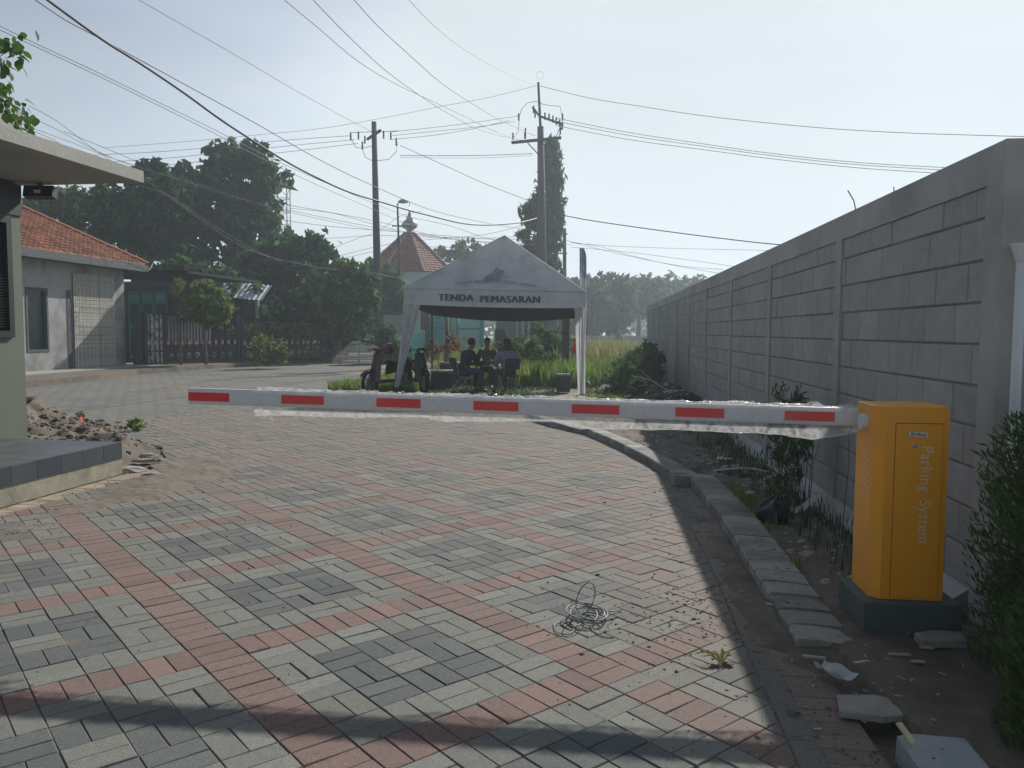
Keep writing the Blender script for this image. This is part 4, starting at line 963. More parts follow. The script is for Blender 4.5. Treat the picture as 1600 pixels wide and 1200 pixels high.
for k, (px, py, s) in enumerate(((945, 786, .017), (934, 899, .016), (848, 921, .009), (1010, 935, .010), (1113, 790, .02), (1238, 1116, .028))):
    b = MB(); rock(b, 0, 0, 0, s, r4, .6, .8); o = obj('soil_clod', b, M_soil, label=['dark clod alone on the middle of the paving', 'dark clod just above the cable coil', 'small clod left of the cable coil', 'small clod right of the cable coil', 'dark clod on the shaded red pavers near the kerb', 'round clod on the dark border row near the bottom edge'][k], cat='clod', group='clods on the paving'); place(o, px, py, 0)
rbm = MB(); rq = random.Random(91)
for k in range(420):
    y = rq.uniform(4.5, 13.5) if k % 3 else rq.uniform(7, 10); kx = lerp_line(kc2 if y < 7.9 else kc, y) + .17; x = rq.uniform(kx, wallx(y) - .2)
    rock(rbm, x, y, soilz(x, y) - .004, min(.07, abs(rq.gauss(0, .020)) + .006), rq, rq.uniform(.6, 1.1), .7)
obj('rubble_bits', rbm, M_stone, kind='stuff')
blades('wall_weeds', [(wallx(4.6) - .55, 4.6), (wallx(4.6) - .02, 4.6), (wallx(13) - .02, 13), (wallx(13) - .75, 13)], 1500, .13, M_leafM, 19, zf=lambda x, y: soilz(x, y) - .01, wd=.005)
blades('kerb_weeds', [(1.70, 4.6), (1.95, 5.2), (2.15, 7.5), (1.99, 7.5), (1.80, 5.2)], 420, .09, M_grass, 20, zf=lambda x, y: soilz(x, y) - .01, wd=.004)
# dead branch by the wall and rubbish by the tent
br = thing('dead_branch', 'bare pale dead branch leaning on the debris at the far foot of the wall', 'branch', (2.75, 15.3, 0))
b = MB(); b.tube([(.35, -.6, 0), (.25, -.2, .35), (-.05, .2, .55), (-.4, .4, .62)], [.02, .016, .012, .005], 5)
for k in range(12): a = Vector((r8.uniform(-.3, .25), r8.uniform(-.2, .4), r8.uniform(.3, .6))); b.tube([a, a + Vector((r8.uniform(-.3, .1), r8.uniform(-.1, .1), r8.uniform(-.05, .2)))], [.008, .003], 4)
obj('limb', b, mat('dry_wood', (.34, .32, .28), .9, .1), br)
dh = MB()
def heap(u, v):
    x = 1.9 + 2.2 * u; y = 13.6 + 7 * v; h = .42 * math.exp(-((x - 3.1 - .06 * (y - 15)) / .55) ** 2) * (.6 + .4 * math.sin(y * 1.3)); return (x, y, -.02 + max(0, h + .16 * fbm(x, y, 2, 2.6)))
dh.grid(heap, 60, 120); obj('rubbish_heap', dh, mat('shade_dark_earth', (.060, .055, .042), .95, .25, 4, .5, 30), label='low dark heap of soil and rubbish along the far foot of the wall', cat='heap')  # earth colour darkened to stand for the shade on the heap
lt = MB(); r10 = random.Random(33)
for k in range(520):
    x, y = r10.uniform(1.6, 3.3), r10.uniform(14.2, 18.6); s = r10.uniform(.015, .05); q = heap(min(1, max(0, (x - 1.9) / 2.2)), (y - 13.6) / 7)[2] + .01
    M_ = Matrix.Translation((x, y, q)) @ Matrix.Rotation(r10.uniform(0, 3), 4, 'Z') @ Matrix.Rotation(r10.uniform(-.7, .7), 4, 'X'); lt.add([M_ @ Vector(c) for c in ((-s, -s * .6, 0), (s, -s * .6, 0), (s, s * .6, s * .3), (-s, s * .6, 0))], [(0, 1, 2, 3)], r10.uniform(.5, 1.1))
obj('litter_scatter', lt, M_paper, kind='stuff')
blades('heap_weeds', [(1.6, 14.2), (2.7, 14.2), (3.1, 19), (1.6, 19)], 2600, .14, M_leafY, 9, zf=lambda x, y: 0, wd=.012)
for k, (px, py, c_, s, lab) in enumerate(((917, 606, M_white, .10, 'white rag on the rubbish by the right tent leg'), (965, 612, M_redpl, .09, 'red rag on the rubbish between tent and wall'), (964, 598, M_paper, .07, 'pinkish white bag above the red rag'))):
    p = G(px, py); b = MB(); b.grid(lambda u, v: (s * (u - .5) * 2.2, s * (v - .5), s * 2.2 * abs(mnoise.noise(Vector((u * 3 + k * 5, v * 3, k)))) + .1 * (1 - abs(u - .5) * 2)), 8, 6); o = obj('rag', b, c_, label=lab, cat='litter'); o.location = (p.x, p.y, .05)

tg = MB(); tg.grid(lambda u, v: (-2.9 + 4.0 * u + .25 * math.sin(v * 9), 16.4 + 5.2 * v + .2 * math.sin(u * 11), -.045 + .012 * fbm(u * 5, v * 5, 1, 2)), 30, 30); obj('tent_shade_ground', tg, mat('shade_dark_earth', (.060, .055, .042), .95, .25, 4, .5, 30), kind='structure', smooth=True)  # dark ground and short grass, painted in for the shade under the tent
blades('short_grass', [(-2.8, 16.6), (1.0, 16.8), (1.1, 21.4), (-2.9, 21.4)], 6000, .07, M_leafM, 14, zf=lambda x, y: -.04, wd=.008)
# ================================================================== MARKETING TENT
tent = thing('canopy_tent', 'pale canopy tent lettered TENDA PEMASARAN standing on the corner', 'tent', (-.28, 19.5, 0))
TO = Vector((-.28, 19.5, 0))
FLc, FRc = Vector((-2.46, 18.08, 2.44)), Vector((1.60, 17.70, 2.36)); BRc, BLc = Vector((1.92, 20.95, 2.38)), Vector((-2.15, 21.3, 2.42)); PK = Vector((-.20, 19.5, 3.78))
def canopy_face(A_, B_, sag=.10, crease=0.):
    def f(u, v):
        p = A_.lerp(B_, u).lerp(PK, v); n_ = (B_ - A_).cross(PK - A_).normalized()
        if n_.z < 0: n_ = -n_
        s = math.sin(math.pi * u) * math.sin(math.pi * min(1, v * 1.0)) * sag
        c = crease * math.exp(-((u - .5) / .035) ** 2) * (1 - v) ** .3 * math.sin(math.pi * min(1, v + .12))
        wv = crease * .55 * math.sin((u - .5) * 17) * math.exp(-abs(u - .56) * 6) * (1 - v)
        rd = mnoise.fractal(Vector((u * 26 / (1.15 - v), v * 2.2, A_.x)), 1, 2, 3) * .016 * (1 - v) + mnoise.fractal(Vector((u * 5, v * 9, A_.y)), 1, 2, 3) * .018
        return p - n_ * (s - c - wv) + n_ * rd * math.sin(math.pi * min(1, max(0, u))) ** .5
    return f
for k, (A_, B_) in enumerate(((FLc, FRc), (FRc, BRc), (BRc, BLc), (BLc, FLc))):
    b = MB(); b.grid(canopy_face(A_, B_, .13, .05 if k == 0 else 0), 90, 40); obj('roof_panel', b, M_canvas, tent, world=True, smooth=True)
    b = MB(); b.tube([A_ + Vector((0, 0, .01)), PK + Vector((0, 0, .01))], .018, 6); obj('roof_seam', b, M_canvas, tent, world=True)
    b = MB(); b.tube([A_ + Vector((0, -.02, 0)), B_ + Vector((0, -.02, 0))], .014, 6); obj('eave_seam', b, M_canvas, tent, world=True)
def valance(A_, B_, h, name, m, wave=.012):
    b = MB(); d = (B_ - A_).normalized(); n_ = Vector((d.y, -d.x, 0))
    b.grid(lambda u, v: A_.lerp(B_, u) + n_ * (.015 + wave * math.sin(u * 23) * v + .01 * math.sin(u * 7 + 1) * v) - Vector((0, 0, h * v + .03 * math.sin(math.pi * u) * v)), 44, 5); return obj(name, b, m, tent, world=True, smooth=True)
v0 = valance(FLc, FRc, .36, 'front_valance', M_canvas, .006); valance(FRc, BRc, .36, 'side_valance', M_canvas); valance(BRc, BLc, .36, 'back_valance', M_canvas); valance(BLc, FLc, .36, 'side_valance', M_canvas)
b = MB()   # added sagging sheet, its dark colour stands for the shade under the roof
b.grid(lambda u, v: BLc.lerp(BRc, u).lerp(FLc.lerp(FRc, u), v * .96) + Vector((0, .1 * (1 - v), -.36 - .30 * (1 - v) * (.35 + .65 * math.sin(math.pi * (.1 + .8 * u))))), 24, 16); obj('canopy_shade', b, M_canvas_shade, tent, world=True, smooth=True)
for c_, rad, top in ((FLc, .022, 2.4), (FRc, .03, 2.35), (BRc, .022, 2.3), (BLc, .022, 2.35)):
    b = MB(); b.tube([(c_.x, c_.y + .03, -.03), (c_.x, c_.y + .03, top)], rad, 8); obj('leg', b, M_dark if c_ is not FRc else M_steel, tent, world=True)
def curtain(top, bot, wt, wb, dy=-.03):
    b = MB(); b.grid(lambda u, v: (top[0] + (bot[0] - top[0]) * v ** 1.2 + (u - .5) * (wt + (wb - wt) * v ** .8), top[1] + dy + .035 * math.sin(u * 14 + v * 2) * (1 - v * .4), top[2] + (bot[2] - top[2]) * v), 18, 20); return obj('leg_curtain', b, M_canvas, tent, world=True, smooth=True)
curtain((-2.28, 18.05, 2.08), (-2.62, 18.0, .20), .40, .10)
curtain((1.50, 17.66, 2.02), (1.55, 17.66, .1), .26, .16)
d_ = (FRc - FLc).normalized(); tang = math.atan2(d_.y, d_.x); slope = math.asin(d_.z); cen = FLc.lerp(FRc, .503) - TO
for wd__, xo in (('TENDA', -.82), ('PEMASARAN', .40)): text('lettering', wd__, .215, M_ink, v0, Matrix.Translation(cen + d_ * xo + Vector((-.035, -.045, -.205 - .010 * xo))) @ Matrix.Rotation(tang, 4, 'Z') @ Matrix.Rotation(-slope - .012, 4, 'Y') @ FR @ Matrix.Scale(1.06, 4, (1, 0, 0)), .003, 0, spacing=1.08, dbl=.013)
# printed emblem: two leaning towers over a curved line of small lettering, on the front roof panel
cf = canopy_face(FLc, FRc, .13, .05)
def on_roof(pl_, name, m):
    b = MB()
    vs = []; nrm = (FRc - FLc).cross(PK - FLc).normalized(); nrm = nrm if nrm.z > 0 else -nrm
    n = len(pl_) // 2
    for u, v in pl_: vs.append(cf(u, v) + nrm * .045)
    b.add(vs, [(i, i + 1, len(pl_) - 2 - i, len(pl_) - 1 - i) for i in range(n - 1)])
    return obj(name, b, m, tent, world=True)
def quadstrip(u0a, u1a, u0b, u1b, v0_, v1_, n=8):
    lo = [(u0a + (u1a - u0a) * i / n, v0_) for i in range(n + 1)]; hi = [(u0b + (u1b - u0b) * i / n, v1_) for i in range(n + 1)]; return lo + hi[::-1]
on_roof(quadstrip(.405, .448, .432, .462, .19, .33), 'emblem_tower', M_inkg)
on_roof(quadstrip(.452, .468, .478, .500, .20, .42), 'emblem_tower', M_inkg)
on_roof(quadstrip(.474, .530, .508, .560, .19, .39), 'emblem_tower', M_inkg)
on_roof(quadstrip(.56, .60, .565, .605, .235, .25), 'emblem_bar', M_inkg)
r11 = random.Random(2); b = MB(); nrm = (FRc - FLc).cross(PK - FLc).normalized(); nrm = nrm if nrm.z > 0 else -nrm
for k in range(44):
    u = .26 + k * .0112; v = .155 - .9 * (u - .49) ** 2 * 1.6; 
    if k % 9 == 8 or v < .03: continue
    a = [cf(u, v), cf(u + .0075, v), cf(u + .0075, v + r11.uniform(.028, .042)), cf(u, v + .038)]; b.add([q + nrm * .045 for q in a], [(0, 1, 2, 3)])
obj('small_print', b, M_inkg, tent, world=True)

# furled feather banner behind the right tent leg
fb = thing('furled_banner', 'tall furled blue and white banner on a pole behind the right tent leg', 'banner', (1.70, 19.4, 0))
b = MB(); b.tube([(0, 0, 0), (0, 0, 3.45)], .018, 8); obj('pole', b, M_dark, fb)
b = MB(); b.grid(lambda u, v: (-.085 + .17 * u * (1 if v < .93 else 1 - (v - .93) * 5) + .03 * (1 - v), .05 * math.sin(u * 9), 1.0 + 2.5 * v), 10, 24); obj('cloth', b, mat('banner_cloth', (.16, .20, .28), .8, .15, 3, trans=.2, col2=(.5, .52, .55), c2scale=2.2), fb, smooth=True)
rb = thing('red_bag', 'red bag hanging on the right tent leg', 'bag', (1.42, 17.85, 0)); b = MB(); b.lathe([(.02, 1.32), (.05, 1.28), (.07, 1.12), (.06, 1.02), (.02, 1.0)], seg=10, sy=.6); obj('sack', b, M_redpl, rb, smooth=True)

# ================================================================== PEOPLE AND CHAIRS
def skin(name, joints, edges, m, parent, root=0, sub=2):
    me = D.meshes.new(name); me.from_pydata([j[:3] for j in joints], edges, []); o = D.objects.new(name, me); COL.objects.link(o)
    s = o.modifiers.new('s', 'SKIN'); sb = o.modifiers.new('u', 'SUBSURF'); sb.levels = sb.render_levels = sub; s.use_smooth_shade = True
    for i, j in enumerate(joints):
        sv = me.skin_vertices[0].data[i]; sv.radius = (j[3], j[4] if len(j) > 4 else j[3]); sv.use_root = (i == root)
    dg = bpy.context.evaluated_depsgraph_get(); dg.update(); nm = D.meshes.new_from_object(o.evaluated_get(dg)); D.objects.remove(o)
    nm.name = name; nm.materials.clear(); nm.materials.append(m); nm.polygons.foreach_set('use_smooth', [True] * len(nm.polygons))
    q = D.objects.new(name, nm); COL.objects.link(q); q.parent = parent; return q
def seated(label, loc, rz, top_m, leg_m, hair=M_hair, lean=.12, long_hair=False, hood=False, reach=.42):
    """figure facing local +y, seat at .45"""
    t = thing('person', label, 'person', loc, rz)
    sx = .19
    J = [(0, 0, .50, .125, .10), (0, lean * .35, .68, .12, .095), (0, lean * .8, .88, .15, .10), (0, lean * 1.1, 1.0, .075, .07), (0, lean * 1.25, 1.06, .052, .055),  # 0-4
         (0, lean * 1.4 + .01, 1.13, .072, .085), (0, lean * 1.45 + .015, 1.22, .075, .09), (0, lean * 1.4, 1.27, .045, .06)]
    E = [(0, 1), (1, 2), (2, 3), (3, 4), (4, 5), (5, 6), (6, 7)]
    for s in (-1, 1):
        b_ = len(J)
        J += [(s * sx, lean * .9, .95, .055, .055), (s * (sx + .06), lean + .08, .76, .045, .045), (s * (sx + .02), lean + .14, .66, .037, .037), (s * .13, lean + reach, .73, .028, .026), (s * .11, lean + reach + .07, .745, .034, .016), (s * .105, lean + reach + .13, .74, .024, .012)]
        E += [(2, b_), (b_, b_ + 1), (b_ + 1, b_ + 2), (b_ + 2, b_ + 3), (b_ + 3, b_ + 4), (b_ + 4, b_ + 5)]
        for fg in range(4):   # short fingers and a thumb, rooted in the palm
            k_ = len(J); J += [(s * (.088 + .014 * fg), lean + reach + .17 - .006 * abs(fg - 1.5), .728, .008), (s * (.088 + .014 * fg), lean + reach + .195 - .006 * abs(fg - 1.5), .712, .006)]; E += [(b_ + 5, k_), (k_, k_ + 1)]
        k_ = len(J); J += [(s * .072, lean + reach + .10, .735, .009), (s * .06, lean + reach + .125, .725, .007)]; E += [(b_ + 4, k_), (k_, k_ + 1)]
        l_ = len(J)
        J += [(s * .10, .05, .50, .085, .08), (s * .13, .42, .52, .062, .06), (s * .13, .45, .46, .055, .055), (s * .13, .42, .26, .05, .052), (s * .13, .42, .09, .034, .036), (s * .135, .50, .04, .035, .025), (s * .14, .58, .03, .03, .02)]
        E += [(0, l_)] + [(l_ + i, l_ + i + 1) for i in range(6)]
    skin('body', J, E, M_skin, t)
    # shirt
    k = 1.18; S = [(0, 0, .50, .15, .125), (0, lean * .35, .68, .142, .118), (0, lean * .8, .88, .19, .14), (0, lean * 1.05, .985, .12, .105)]; SE = [(0, 1), (1, 2), (2, 3)]
    for s in (-1, 1):
        b_ = len(S); S += [(s * sx, lean * .9, .945, .095, .09), (s * (sx + .065), lean + .08, .76, .072, .072), (s * (sx + .02), lean + .14, .66, .062, .062), (s * .135, lean + reach - .04, .725, .043, .043)]; SE += [(2, b_), (b_, b_ + 1), (b_ + 1, b_ + 2), (b_ + 2, b_ + 3)]
    skin('shirt', S, SE, top_m, t)
    P_ = [(0, 0, .49, .145, .12)]; PE = []
    for s in (-1, 1): l_ = len(P_); P_ += [(s * .10, .05, .50, .10, .095), (s * .13, .42, .52, .077, .075), (s * .13, .45, .46, .07, .07), (s * .13, .42, .26, .065, .065), (s * .13, .42, .10, .055, .055)]; PE += [(0, l_)] + [(l_ + i, l_ + i + 1) for i in range(4)]
    skin('trousers', P_, PE, leg_m, t)
    hc = (0, lean * 1.42, 1.19)
    b = MB(); b.lathe([(.06, -.04), (.088, .0), (.092, .05), (.075, .10), (.03, .125), (.005, .128)], hc, 14, sx=.95, sy=1.08); b.v = [(x, y - .018 if z < 1.26 else y - .01, z) for x, y, z in b.v]
    if long_hair: b.lathe([(.05, -.20), (.075, -.10), (.085, .02), (.06, .06)], (0, lean * 1.3 - .04, 1.19), 12, sy=.7)
    obj('hair', b, hair, t, smooth=True)
    for s in (-1, 1):
        b = MB(); b.lathe([(.04, -.035), (.048, -.01), (.04, .025), (.01, .04)], (s * .135, .51, .035), 10, sy=2.3); obj('shoe', b, M_shoe, t, smooth=True)
    # face: nose, eyes, mouth as small features
    b = MB(); b.lathe([(.012, -.015), (.010, 0), (.003, .03)], (0, lean * 1.42 + .095, 1.165), 6); obj('nose', b, M_skin, t)
    for s in (-1, 1): b = MB(); b.box(s * .03 - .010, s * .03 + .010, lean * 1.42 + .080, lean * 1.42 + .090, 1.185, 1.193); obj('eye', b, M_hair, t)
    return t
def chair(label, loc, rz, m=M_dark, folding=True):
    t = thing('folding_chair', label, 'chair', loc, rz, 'chairs under the tent')
    b = MB(); b.bbox(-.20, .20, -.20, .20, .415, .44, .01); obj('seat', b, m, t)
    b = MB(); b.grid(lambda u, v: (-.2 + .4 * u, -.22 - .06 * v - .02 * math.sin(math.pi * u), .58 + .26 * v), 6, 3); obj('backrest', b, m, t)
    for s in (-1, 1):
        b = MB(); b.tube([(s * .2, .24, 0), (s * .2, -.2, .44), (s * .2, -.28, .86)], .011, 6); obj('leg', b, M_steel, t)
        b = MB(); b.tube([(s * .19, -.28, 0), (s * .19, .16, .44)], .011, 6); obj('leg', b, M_steel, t)
    return t
c1 = chair('folding chair under the person in the dark jacket', (-1.20, 19.2, 0), R(-60)); seated('person in dark jacket and jeans seated at the left under the tent', (-1.20, 19.2, 0), R(-60), M_jacket, M_jeans, lean=.18)
c2 = copy_thing(c1, (-.10, 18.9, 0), R(25), 'folding chair with visible leg under the person in the plaid shirt'); seated('person in grey-blue plaid shirt with long dark hair seated under the tent', (-.10, 18.9, 0), R(25), M_shirt, M_brownc, lean=.06, long_hair=True)
c3 = copy_thing(c1, (-.62, 20.9, 0), R(175), 'folding chair at the far side of the small table'); seated('person in dark clothes at the far side of the small table', (-.62, 20.9, 0), R(175), M_brownc, M_jeans, lean=.22)
tb = thing('small_table', 'small folding table between the seated people', 'table', (-.62, 20.05, 0))
b = MB(); b.bbox(-.32, .32, -.28, .28, .60, .63, .005); obj('tabletop', b, mat('table_grey', (.30, .33, .38), .5, .1), tb)
for sx_, sy_ in ((-1, -1), (1, -1), (-1, 1), (1, 1)): b = MB(); b.tube([(sx_ * .27, sy_ * .22, 0), (sx_ * .27, sy_ * .22, .6)], .013, 6); obj('leg', b, M_dark, tb)
for k, (x, y, h, m, lab) in enumerate(((-.62, 19.95, .20, M_green, 'dark green box on the small table'), (-.47, 20.0, .22, M_brownc, 'tall bottle on the small table nearest the plaid shirt'), (-.54, 20.12, .17, M_dark, 'short dark bottle beside the box on the small table'))):
    if k == 0: b = MB(); b.bbox(-.07, .07, -.05, .05, 0, h, .004)
    else: b = MB(); b.lathe([(.03, 0), (.032, h * .6), (.012, h * .75), (.012, h)], seg=10)
    o = obj('box' if k == 0 else 'bottle', b, m, label=lab, cat='box' if k == 0 else 'bottle'); o.location = (x, y, .63)
# concrete planters
for k, (px, py, Y, w_, h, lab) in enumerate(((690, 604, 20.9, .55, .45, 'low grey concrete planter box behind the left tent pole'), (703, 590, 21.9, .55, .62, 'taller grey concrete planter box behind the low one'), (880, 600, 19.9, .30, .42, 'upright grey concrete stub beside the right tent leg'))):
    p = AT(px, py, Y); t = thing('concrete_planter', lab, 'planter', (p.x, Y, 0), .1); b = MB(); b.bbox(-w_ / 2, w_ / 2, -w_ / 2, w_ / 2, -.03, h, .015); obj('box', b, M_pole, t); b = MB(); b.box(-w_ / 2 - .02, w_ / 2 + .02, -w_ / 2 - .02, w_ / 2 + .02, h - .05, h + .003); obj('rim', b, M_stone, t)
tr = MB(); p = AT(697, 560, 21.9); tr.tube([(0, 0, .5), (.03, 0, 1.3), (-.02, 0, 2.3)], [.07, .06, .05], 8); t = thing('potted_tree', 'bare pale trunk with reddish fronds rising from the concrete planter', 'tree', (p.x, 21.95, 0)); obj('trunk', tr, mat('pale_trunk', (.25, .19, .15), .9, .15), t, smooth=True)
put('fronds', leaves('fronds', [(.15, 0, 1.05, .35, .3, .35, 1), (-.4, 0, .9, .25, .2, .3, .8)], 700, .07, M_leafR, 90, ar=.2, droop=1), t)

# ================================================================== SCOOTERS
def scooter(label, loc, rz, body, helmet=False):
    t = thing('scooter', label, 'scooter', loc, rz, 'scooters beside the left tent leg')
    for y in (.62, -.60):
        b = MB(); n = 20
        vs = []; fs = []
        for k in range(n):
            a = 2 * math.pi * k / n
            for (dx, rr_) in ((-.04, .23), (-.045, .255), (0, .28), (.045, .255), (.04, .23)): vs.append((dx, y + rr_ * math.cos(a), .28 + rr_ * math.sin(a)))
        for k in range(n):
            for q in range(5): fs.append((k * 5 + q, k * 5 + (q + 1) % 5, ((k + 1) % n) * 5 + (q + 1) % 5, ((k + 1) % n) * 5 + q))
        b.add(vs, fs); wh = obj('wheel', b, M_rubber, t, smooth=True)
        b = MB(); b.tube([(-.03, y, .28), (.03, y, .28)], .15, 14); obj('rim', b, M_steel, wh)
    b = MB(); b.tube([(0, .60, .30), (0, .50, .62), (0, .38, .95)], [.03, .035, .035], 8); b.tube([(-.06, .62, .28), (-.06, .52, .58)], .018, 6); b.tube([(.06, .62, .28), (.06, .52, .58)], .018, 6); obj('fork', b, M_dark, t)
    b = MB(); b.grid(lambda u, v: ((u - .5) * .12, .62 + .33 * math.cos(.5 + v * 2.2), .28 + .33 * math.sin(.5 + v * 2.2) - .03 * abs(u - .5)), 4, 10); obj('front_fender', b, body, t, smooth=True)
    b = MB(); b.grid(lambda u, v: ((u - .5) * (.34 - .12 * v) * 1.1, .44 - .12 * math.cos((u - .5) * 2.4) * -1 + .02 * v - .18 * v, .30 + .66 * v), 10, 10); obj('leg_shield', b, body, t, smooth=True)
    b = MB(); b.bbox(-.12, .12, -.18, .34, .26, .34, .02); obj('footboard', b, body, t)
    b = MB(); b.grid(lambda u, v: (.15 * math.cos(math.pi * u) * (1 - .35 * v) * 1.05, -.12 - .72 * v, .42 + .30 * math.sin(math.pi * u) ** .6 + .10 * v), 12, 10); obj('rear_body', b, body, t, smooth=True)
    b = MB(); b.grid(lambda u, v: (.125 * math.cos(math.pi * u), -.05 - .66 * v, .70 + .09 * math.sin(math.pi * u) + .05 * v - .04 * math.sin(math.pi * v)), 10, 10); obj('seat', b, M_rubber, t, smooth=True)
    b = MB(); b.lathe([(.05, -.06), (.095, -.02), (.10, .03), (.06, .08)], (0, .40, 1.0), 12, sx=1.2); hs = obj('handlebar_cowl', b, body, t, smooth=True)
    b = MB(); b.lathe([(.05, -.02), (.055, .02), (.02, .04)], (0, .48, .98), 10); obj('headlight', b, M_badge, t, smooth=True)
    b = MB(); b.tube([(-.34, .30, 1.02), (-.15, .38, 1.03), (.15, .38, 1.03), (.34, .30, 1.02)], .014, 6); obj('handlebar', b, M_dark, t)
    for s in (-1, 1):
        b = MB(); b.tube([(s * .22, .36, 1.03), (s * .27, .34, 1.20)], .006, 5); b.lathe([(.03, -.03), (.055, 0), (.03, .03)], (s * .28, .34, 1.23), 8, sy=.3); obj('mirror', b, M_dark, t)
    b = MB(); b.tube([(.14, -.20, .25), (.17, -.75, .36)], [.03, .045], 8); obj('exhaust', b, M_steel, t)
    b = MB(); b.box(-.06, .06, -.86, -.84, .68, .74); obj('tail_light', b, M_redpl, t)
    return t
s1 = scooter('maroon scooter parked beside the left tent leg curtain', (-2.95, 18.75, 0), R(150), M_biker)
s2 = scooter('smaller looking black scooter between the left leg curtain and the dark pole', (-2.33, 19.2, 0), R(205), M_bike)
hm = thing('helmet', 'shiny brown helmet hanging on the mirror of the maroon scooter', 'helmet', (-2.86, 18.35, 1.06)); b = MB()
b.lathe([(.10, -.11), (.125, -.05), (.13, .02), (.115, .08), (.07, .125), (.01, .14)], seg=18, sy=1.15); obj('shell', b, M_helm, hm, smooth=True); b = MB(); b.grid(lambda u, v: (.134 * math.cos(math.pi * (.2 + .6 * u)), -.134 * 1.15 * math.sin(math.pi * (.2 + .6 * u)), -.06 + .09 * v), 12, 3); obj('visor', b, M_glassd, hm, smooth=True)

# ================================================================== OLD HOUSE AT LEFT
HA = -math.atan(.1024)
oh = thing('old_house', 'old white house with red clay tile hip roof at the left of the street', 'house', (-14.28, 29.4, 0), HA)
# local x to the right (street side is +x at x=0), local y along the front, negative towards the camera
b = MB(); 
for (y0, y1, z0, z1) in ((-9, -5.15, .0, 3.62), (-5.15, -4.15, .0, .75), (-5.15, -4.15, 2.75, 3.62), (-4.15, 0, 0, 3.62)): b.box(-.18, 0, y0, y1, z0, z1)
b.box(-9, -.18, -.18, 0, 0, 3.62); obj('wall', b, M_wallw, oh)
b = MB(); b.box(-.12, -.08, -5.15, -4.15, .75, 2.75); wn = obj('window', b, M_glassd, oh)
for z0, z1, y0, y1 in ((.75, .83, -5.15, -4.15), (2.67, 2.75, -5.15, -4.15), (.83, 2.67, -5.15, -5.07), (.83, 2.67, -4.23, -4.15)): b = MB(); b.box(-.08, .02, y0, y1, z0, z1); obj('frame', b, M_oliveD, wn)
b = MB(); b.box(.001, .012, -3.25, -3.02, .15, 2.75); obj('door', b, M_dark, oh)
# woven bamboo screen leaning on the front
bs = thing('bamboo_screen', 'tall woven bamboo screen fixed against the front of the old white house', 'screen', (-14.28, 29.4, 0), HA)
r12 = random.Random(6)
b = MB(); b.box(.03, .04, -2.95, -.72, .12, 3.3, .8); obj('backing', b, M_bamboo, bs)
for k in range(24):
    y = -2.95 + k * .093; b = MB(); b.box(.04, .056 + .004 * (k % 2), y, y + .085, .12 + r12.uniform(-.04, .03), 3.32 + r12.uniform(-.02, .05), r12.uniform(.75, 1.2)); obj('slat', b, M_bamboo, bs)
for k in range(44):
    z = .18 + k * .071; b = MB(); b.box(.058, .064 + .003 * (k % 3), -2.95 + r12.uniform(0, .3), -.72 - r12.uniform(0, .25), z, z + .012 + r12.uniform(0, .018), r12.uniform(.55, 1.25)); obj('slat', b, M_bamboo, bs)
# roof: hip with real pan-tile relief
EZ, RZ = 3.86, 6.6; ex = .62; yN, yF = -11., .55; xr, xb = ex, -9.6; RX = -4.2; RY0, RY1 = -6.5, -3.4
def roof_pt(x, y):        # height of the hip roof plane
    return min(EZ + (xr - x) / (xr - RX) * (RZ - EZ), EZ + (yF - y) / (yF - RY1) * (RZ - EZ), RZ)
b = MB(); b.add([(xr, yN, EZ - .05), (xr, yF, EZ - .05), (RX, RY1, RZ - .05), (RX, yN, RZ - .05)], [(0, 1, 2, 3)]); b.add([(xr, yF, EZ - .05), (xb, yF, EZ - .05), (RX, RY1, RZ - .05)], [(0, 1, 2)]); b.add([(RX, yN, RZ - .05), (RX, RY1, RZ - .05), (xb, yF, EZ - .05), (xb, yN, EZ - .05)], [(0, 1, 2, 3)])
rf = obj('roof', b, M_mortar, oh)
b = MB(); rows = 24; tw = .235
for rI in range(rows):
    t0, t1 = rI / rows, (rI + 1.12) / rows
    x0 = xr + (RX - xr) * t0; x1 = xr + (RX - xr) * min(1, t1); z0 = EZ + (RZ - EZ) * t0; z1 = EZ + (RZ - EZ) * min(1, t1)
    yend = yF + (RY1 - yF) * t0; n = int((yend + 9.5) / tw)
    for k in range(n):
        y = yend - (k + 1) * tw; tn = r12.uniform(.6, 1.35); q = []
        for (x, z, up) in ((x0, z0, .055), (x1, z1, .012)):
            q += [(x, y, z + up - .02), (x, y + tw * .3, z + up + .03), (x, y + tw * .62, z + up + .0), (x, y + tw * .98, z + up - .025)]
        b.add(q + [(x0, y, z0 - .02), (x0, y + tw * .98, z0 - .02)], [(0, 1, 5, 4), (1, 2, 6, 5), (2, 3, 7, 6), (8, 9, 3, 2, 1, 0)], tn)
obj('tile_field', b, M_roof, rf, kind='stuff')
b = MB(); 
for k in range(16): 
    a = Vector((xr, yF, EZ + .03)).lerp(Vector((RX, RY1, RZ + .03)), k / 16); c = Vector((xr, yF, EZ + .06)).lerp(Vector((RX, RY1, RZ + .06)), (k + 1.1) / 16); b.tube([a, c], [.10, .085], 7, tint=.9)
obj('hip_tiles', b, M_roof, rf)
b = MB(); b.box(xr - .03, xr + .02, -9.5, yF, EZ - .26, EZ - .01); b.box(xb, xr + .02, yF - .02, yF + .03, EZ - .26, EZ - .01); obj('fascia', b, M_oliveD, oh)
b = MB(); b.box(-.0, xr - .03, -9.5, yF - .02, EZ - .24, EZ - .20); obj('soffit', b, M_oliveD, oh)
b = MB(); b.box(-1.6, 1.2, -9.5, 1.2, -.05, .17); obj('plinth', b, M_stone, oh)
